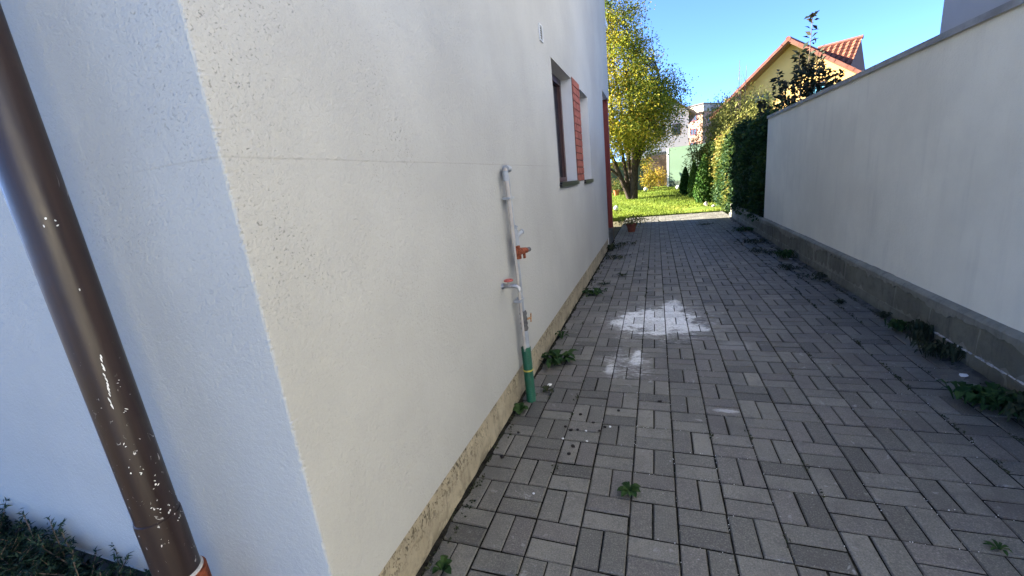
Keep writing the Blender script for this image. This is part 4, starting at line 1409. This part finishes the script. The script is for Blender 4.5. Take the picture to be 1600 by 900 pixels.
# orange pot far behind the tree
fp2 = tag(empty('flower_pot', (-1.85, 21.6, lawn_z(21.6))), 'small orange flower pot with a green plant left of the tree trunks', 'flower pot')
MB().lathe([(0.001, 0.002), (0.10, 0.002), (0.15, 0.25), (0.16, 0.28), (0.14, 0.28), (0.001, 0.25)], n=14).build('pot', simple('orange_pot', (0.5, 0.16, 0.06)), fp2, True)
leaf_cloud('foliage', nrg.normal(size=(220, 3)) * 0.11 + np.array([0, 0, 0.42]), 0.09, LEAF['ivy'], fp2, tint=np.full(220, 0.45))

# garden globe lamps
def globe(x, y, r_, label):
    root = tag(empty('garden_lamp', (x, y, lawn_z(y))), label, 'garden lamp', 'white globe lamps on the lawn')
    prof = [(r_ * math.sin(t), r_ + 0.05 - r_ * math.cos(t)) for t in np.linspace(0.05, math.pi - 0.01, 10)]
    MB().lathe(prof, n=16).build('globe', M['lamp_white'], root, True)
    MB().lathe([(0.001, 0.0), (r_ * .6, 0.0), (r_ * .55, 0.07)], n=12).build('base', M['black'], root, True)


globe(-1.40, 15.9, 0.085, 'white globe lamp in the grass beside the house corner')
globe(-0.47, 22.1, 0.10, 'white globe lamp by the yellow shrub behind the tree')
globe(1.0, 21.6, 0.10, 'white globe lamp at the foot of the pale green wall')

# ================================================================== BACK WALLS
gw = tag(empty('green_garden_wall', (0.60, 23.6, lawn_z(23.6)), R(-22)), 'pale green rendered wall with a white edge at the back of the lawn', 'wall')
b = MB().box(0.06, 2.6, 0, 0.2, -0.1, 1.96)
b.build('wall_panel', M['green_wall'], gw)
MB().box(-0.04, 0.058, -0.01, 0.21, -0.1, 1.95).build('white_edge', M['white_trim'], gw)
MB().box(0.06, 2.6, -0.012, -0.001, -0.1, 0.30).build('shade_strip', M['fence_green'], gw)  # dark strip paints the shade along the foot of the wall
fw = tag(empty('brown_garden_wall', (-0.2, 24.6, lawn_z(24.6))), 'low overgrown brown old wall between the tree and the pale green wall', 'wall')
MB().box(-0.3, 1.4, 0, 0.25, -0.1, 1.65).build('wall_panel', M['fence_brown'], fw)
MB().box(-0.32, 1.42, -0.03, 0.28, 1.652, 1.80).build('coping', M['stone'], fw)
b = MB().tube([(0.75, -0.1, 0.0), (0.95, -0.05, 1.7)], 0.025, 6)
b.build('leaning_pole', M['twig'], fw)
dw = tag(empty('dull_green_wall', (-0.7, 23.3, lawn_z(23.3))), 'dull green garden wall in shade behind the tree trunks', 'wall')
MB().box(-9, 0.35, 0, 0.2, -0.1, 1.5).build('wall_panel', M['fence_green'], dw)
MB().box(-9, 0.38, -0.03, 0.23, 1.502, 1.58).build('coping', M['fence_brown'], dw)

# ================================================================== YELLOW HOUSE
tv_ = Vector((0.866, -0.5, 0)).normalized()
rzh = math.atan2(tv_.y, tv_.x)
yh = tag(empty('yellow_house', (7.435, 30.0, -0.05), rzh), 'ochre yellow house with a red tiled gable roof beyond the boundary wall', 'house')
# local: x along the gable (right), y back, z up; apex of roof at (0,-ov,7.8)
AZ, SL_, SR_ = 7.66, 0.80, 0.76
OVH = 0.65
wz = lambda s: AZ - 0.10 - (SL_ * -s if s < 0 else SR_ * s)
b = MB()
xl, xr = -3.95, 3.0
b.add([(xl, 0, 0), (xr, 0, 0), (xr, 0, wz(xr)), (0, 0, wz(0)), (xl, 0, wz(xl))], [(0, 1, 2, 3, 4)])
b.quad((xr, 0, 0), (xr, 8, 0), (xr, 8, wz(xr)), (xr, 0, wz(xr)))
b.quad((xl, 8, 0), (xl, 0, 0), (xl, 0, wz(xl)), (xl, 8, wz(xl)))
b.quad((xr, 8, 0), (xl, 8, 0), (xl, 8, wz(xl)), (xr, 8, wz(xr)))
b.build('wall', M['yellow_house'], yh)


def roof_tiles(o0, du, dv, nu, nv, name):
    """wavy overlapping clay tiles on a plane: o0 origin at the eave, du along the eave, dv up the slope"""
    o0, du, dv = Vector(o0), Vector(du), Vector(dv)
    up = du.cross(dv).normalized()
    if up.z < 0: up = -up
    b = MB()
    for j in range(nv):
        for i in range(nu):
            rows = []
            for s in (0.0, 1.12):
                row = []
                for k in range(5):
                    q = k / 4
                    hgt = 0.05 * math.sin(q * math.pi * 2) + (0.055 if s == 0 else 0.012)
                    p_ = o0 + du * ((i + q) / nu) + dv * min(1.0, (j + s) / nv) + up * hgt
                    row.append(p_)
                rows.append(row)
            for k in range(4): b.quad(rows[0][k], rows[0][k + 1], rows[1][k + 1], rows[1][k])
            fr = [p_ - up * 0.045 for p_ in rows[0]]
            for k in range(4): b.quad(fr[k], fr[k + 1], rows[0][k + 1], rows[0][k])
    o = b.build(name, M['tile'], yh, True)
    o['kind'] = 'stuff'
    return o


b = MB()   # roof decks and soffits
e = 0.05
le, re_ = (-4.25, AZ - SL_ * 4.25), (3.35, AZ - SR_ * 3.35)
b.add([(0, -OVH, AZ), (le[0], -OVH, le[1]), (le[0], 8, le[1]), (0, 8, AZ), (0, -OVH, AZ - .09), (le[0], -OVH, le[1] - .09), (le[0], 8, le[1] - .09), (0, 8, AZ - .09)],
      [(0, 3, 2, 1), (4, 5, 6, 7), (0, 1, 5, 4), (1, 2, 6, 5)])
b.add([(0, -OVH, AZ), (re_[0], -OVH, re_[1]), (re_[0], 8, re_[1]), (0, 8, AZ), (0, -OVH, AZ - .09), (re_[0], -OVH, re_[1] - .09), (re_[0], 8, re_[1] - .09), (0, 8, AZ - .09)],
      [(0, 1, 2, 3), (4, 7, 6, 5), (0, 4, 5, 1), (1, 5, 6, 2)])
roof = b.build('roof', M['soffit'], yh)
roof_tiles((le[0], -OVH, le[1]), (0, 8.4, 0), (4.25, 0, SL_ * 4.25), 26, 14, 'roof_tiles')
roof_tiles((re_[0], -OVH, re_[1]), (0, 8.4, 0), (-3.35, 0, SR_ * 3.35), 26, 12, 'roof_tiles')
# verge tiles, each its own piece
vt = {}
for side, (ex, ez) in (('l', le), ('r', re_)):
    n_ = 14 if side == 'l' else 12
    for k in range(n_):
        s0, s1 = k / n_, (k + 1.1) / n_
        a = Vector((ex * (1 - s0), -OVH, ez + (AZ - ez) * s0)); c_ = Vector((ex * (1 - s1), -OVH, ez + (AZ - ez) * s1))
        if side not in vt:
            mid = Vector((0, 0, 0)); d = (c_ - a) / 2
            upv = Vector((-d.z, 0, d.x)).normalized()
            if upv.z < 0: upv = -upv
            q = MB()
            q.obox((0, 0.02, 0.05), d, (0, 0.09, 0), upv * 0.075)
            vt[side] = q.build('verge_tile', M['verge'], yh)
            o = vt[side]
        else:
            o = clone(vt[side], 'verge_tile', yh)
        o.location = (a + c_) / 2 + Vector((0, 0, 0.02 + 0.012 * (k % 2)))
b = MB()
b.tube([(0, -OVH - .08, AZ + 0.10), (0, 8, AZ + 0.10)], 0.13, 8)
b.build('ridge', M['verge'], yh, True)
# main wing roof behind, ridge across
RB, RZ = 4.3, 7.72
b = MB()
b.add([(0.0, RB - 3.1, 5.25), (2.85, RB - 3.1, 5.25), (2.85, RB, RZ), (0.0, RB, RZ), (2.85, RB + 3.1, 5.25), (0.0, RB + 3.1, 5.25)], [(0, 1, 2, 3), (3, 2, 4, 5), (1, 4, 2)])
for k, v in enumerate(b.v): b.v[k] = (min(v[0], 2.3), v[1], v[2])
b.build('wing_roof', M['soffit'], yh)
roof_tiles((0.2, RB - 3.1, 5.27), (2.15, 0, 0), (0, 3.1, RZ - 5.25), 7, 11, 'roof_tiles')
MB().tube([(0.2, RB, RZ + .06), (2.4, RB, RZ + .06)], 0.11, 8).build('ridge', M['verge'], yh, True)


def far_window(parent, x0, x1, z0, z1, frame, glass, y=0.0):
    b = MB()
    f_ = 0.06
    b.box(x0, x0 + f_, y - 0.05, y + 0.02, z0, z1); b.box(x1 - f_, x1, y - 0.05, y + 0.02, z0, z1)
    b.box(x0 + f_, x1 - f_, y - 0.05, y + 0.02, z0, z0 + f_); b.box(x0 + f_, x1 - f_, y - 0.05, y + 0.02, z1 - f_, z1)
    xm = (x0 + x1) / 2
    b.box(xm - .03, xm + .03, y - 0.048, y + 0.02, z0 + f_, z1 - f_)
    w = b.build('window', frame, parent)
    MB().box(x0 + f_, x1 - f_, y - 0.02, y + 0.018, z0 + f_, z1 - f_).build('pane', glass, w)
    return w


far_window(yh, -1.92, -1.06, 4.64, 5.24, M['soffit'], M['far_glass'])
far_window(yh, 0.98, 1.74, 4.4, 5.28, M['soffit'], simple('sky_blue_glass', (0.10, 0.28, 0.40), 0.1, 0.6))

# ================================================================== FAR BUILDINGS
ap = tag(empty('apartment_building', (5.66, 60, 0), R(-40)), 'pink apartment block with a pale attic band far behind the hedge', 'building')
MB().box(-6, 0, 0, 7, 0, 7.75).build('wall', M['apt_pink'], ap)
MB().box(-6.25, 0.3, -0.3, 7.25, 7.753, 8.62).build('attic', M['apt_cap'], ap)
MB().box(-6.35, 0.4, -0.4, 7.35, 8.622, 8.74).build('roof_edge', M['far_roof'], ap)
MB().box(0.303, 0.36, 1.2, 7.2, 7.9, 8.5).build('attic_panel', M['apt_grey'], ap)
for z0 in (1.9, 3.55, 5.2, 6.85):
    for x0 in (-1.75, -4.2):
        far_window(ap, x0, x0 + 0.95, z0, z0 + 0.75, M['red_wood'], M['far_glass'])
for k, y0 in enumerate((1.0, 2.2, 4.2, 5.4)):      # windows of the shaded side
    for z0 in (3.4, 6.4):
        w = MB().box(-0.02, 0.05, y0, y0 + 0.5, z0, z0 + 1.0).build('window', M['far_roof'], ap)
        MB().box(0.051, 0.06, y0 + 0.07, y0 + 0.43, z0 + 0.07, z0 + 0.93).build('pane', M['far_glass'], w)

wh = tag(empty('white_house', (0.6, 42, 0)), 'white house with a brown gable roof half hidden by the tree crown', 'house')
b = MB()
b.add([(-3.2, 0, 0), (2.25, 0, 0), (2.25, 0, 6.1), (-0.2, 0, 7.9), (-3.2, 0, 6.1)], [(0, 1, 2, 3, 4)])
b.quad((2.25, 0, 0), (2.25, 9, 0), (2.25, 9, 6.1), (2.25, 0, 6.1))
b.quad((-3.2, 9, 0), (-3.2, 0, 0), (-3.2, 0, 6.1), (-3.2, 9, 6.1))
b.build('wall', M['far_white'], wh)
b = MB()
for (xa, za, xb_, zb_) in ((-0.2, 8.05, 2.85, 5.85), (-0.2, 8.05, -3.8, 5.85)):
    b.add([(xa, -0.5, za), (xb_, -0.5, zb_), (xb_, 9.4, zb_), (xa, 9.4, za), (xa, -0.5, za - .15), (xb_, -0.5, zb_ - .15), (xb_, 9.4, zb_ - .15), (xa, 9.4, za - .15)],
          [(0, 1, 2, 3), (7, 6, 5, 4), (0, 4, 5, 1), (1, 5, 6, 2)])
b.build('roof', M['far_roof'], wh)
far_window(wh, 0.9, 1.6, 4.2, 5.2, M['far_roof'], M['far_glass'])
far_window(wh, -0.6, 0.3, 4.2, 5.2, M['far_roof'], M['far_glass'])
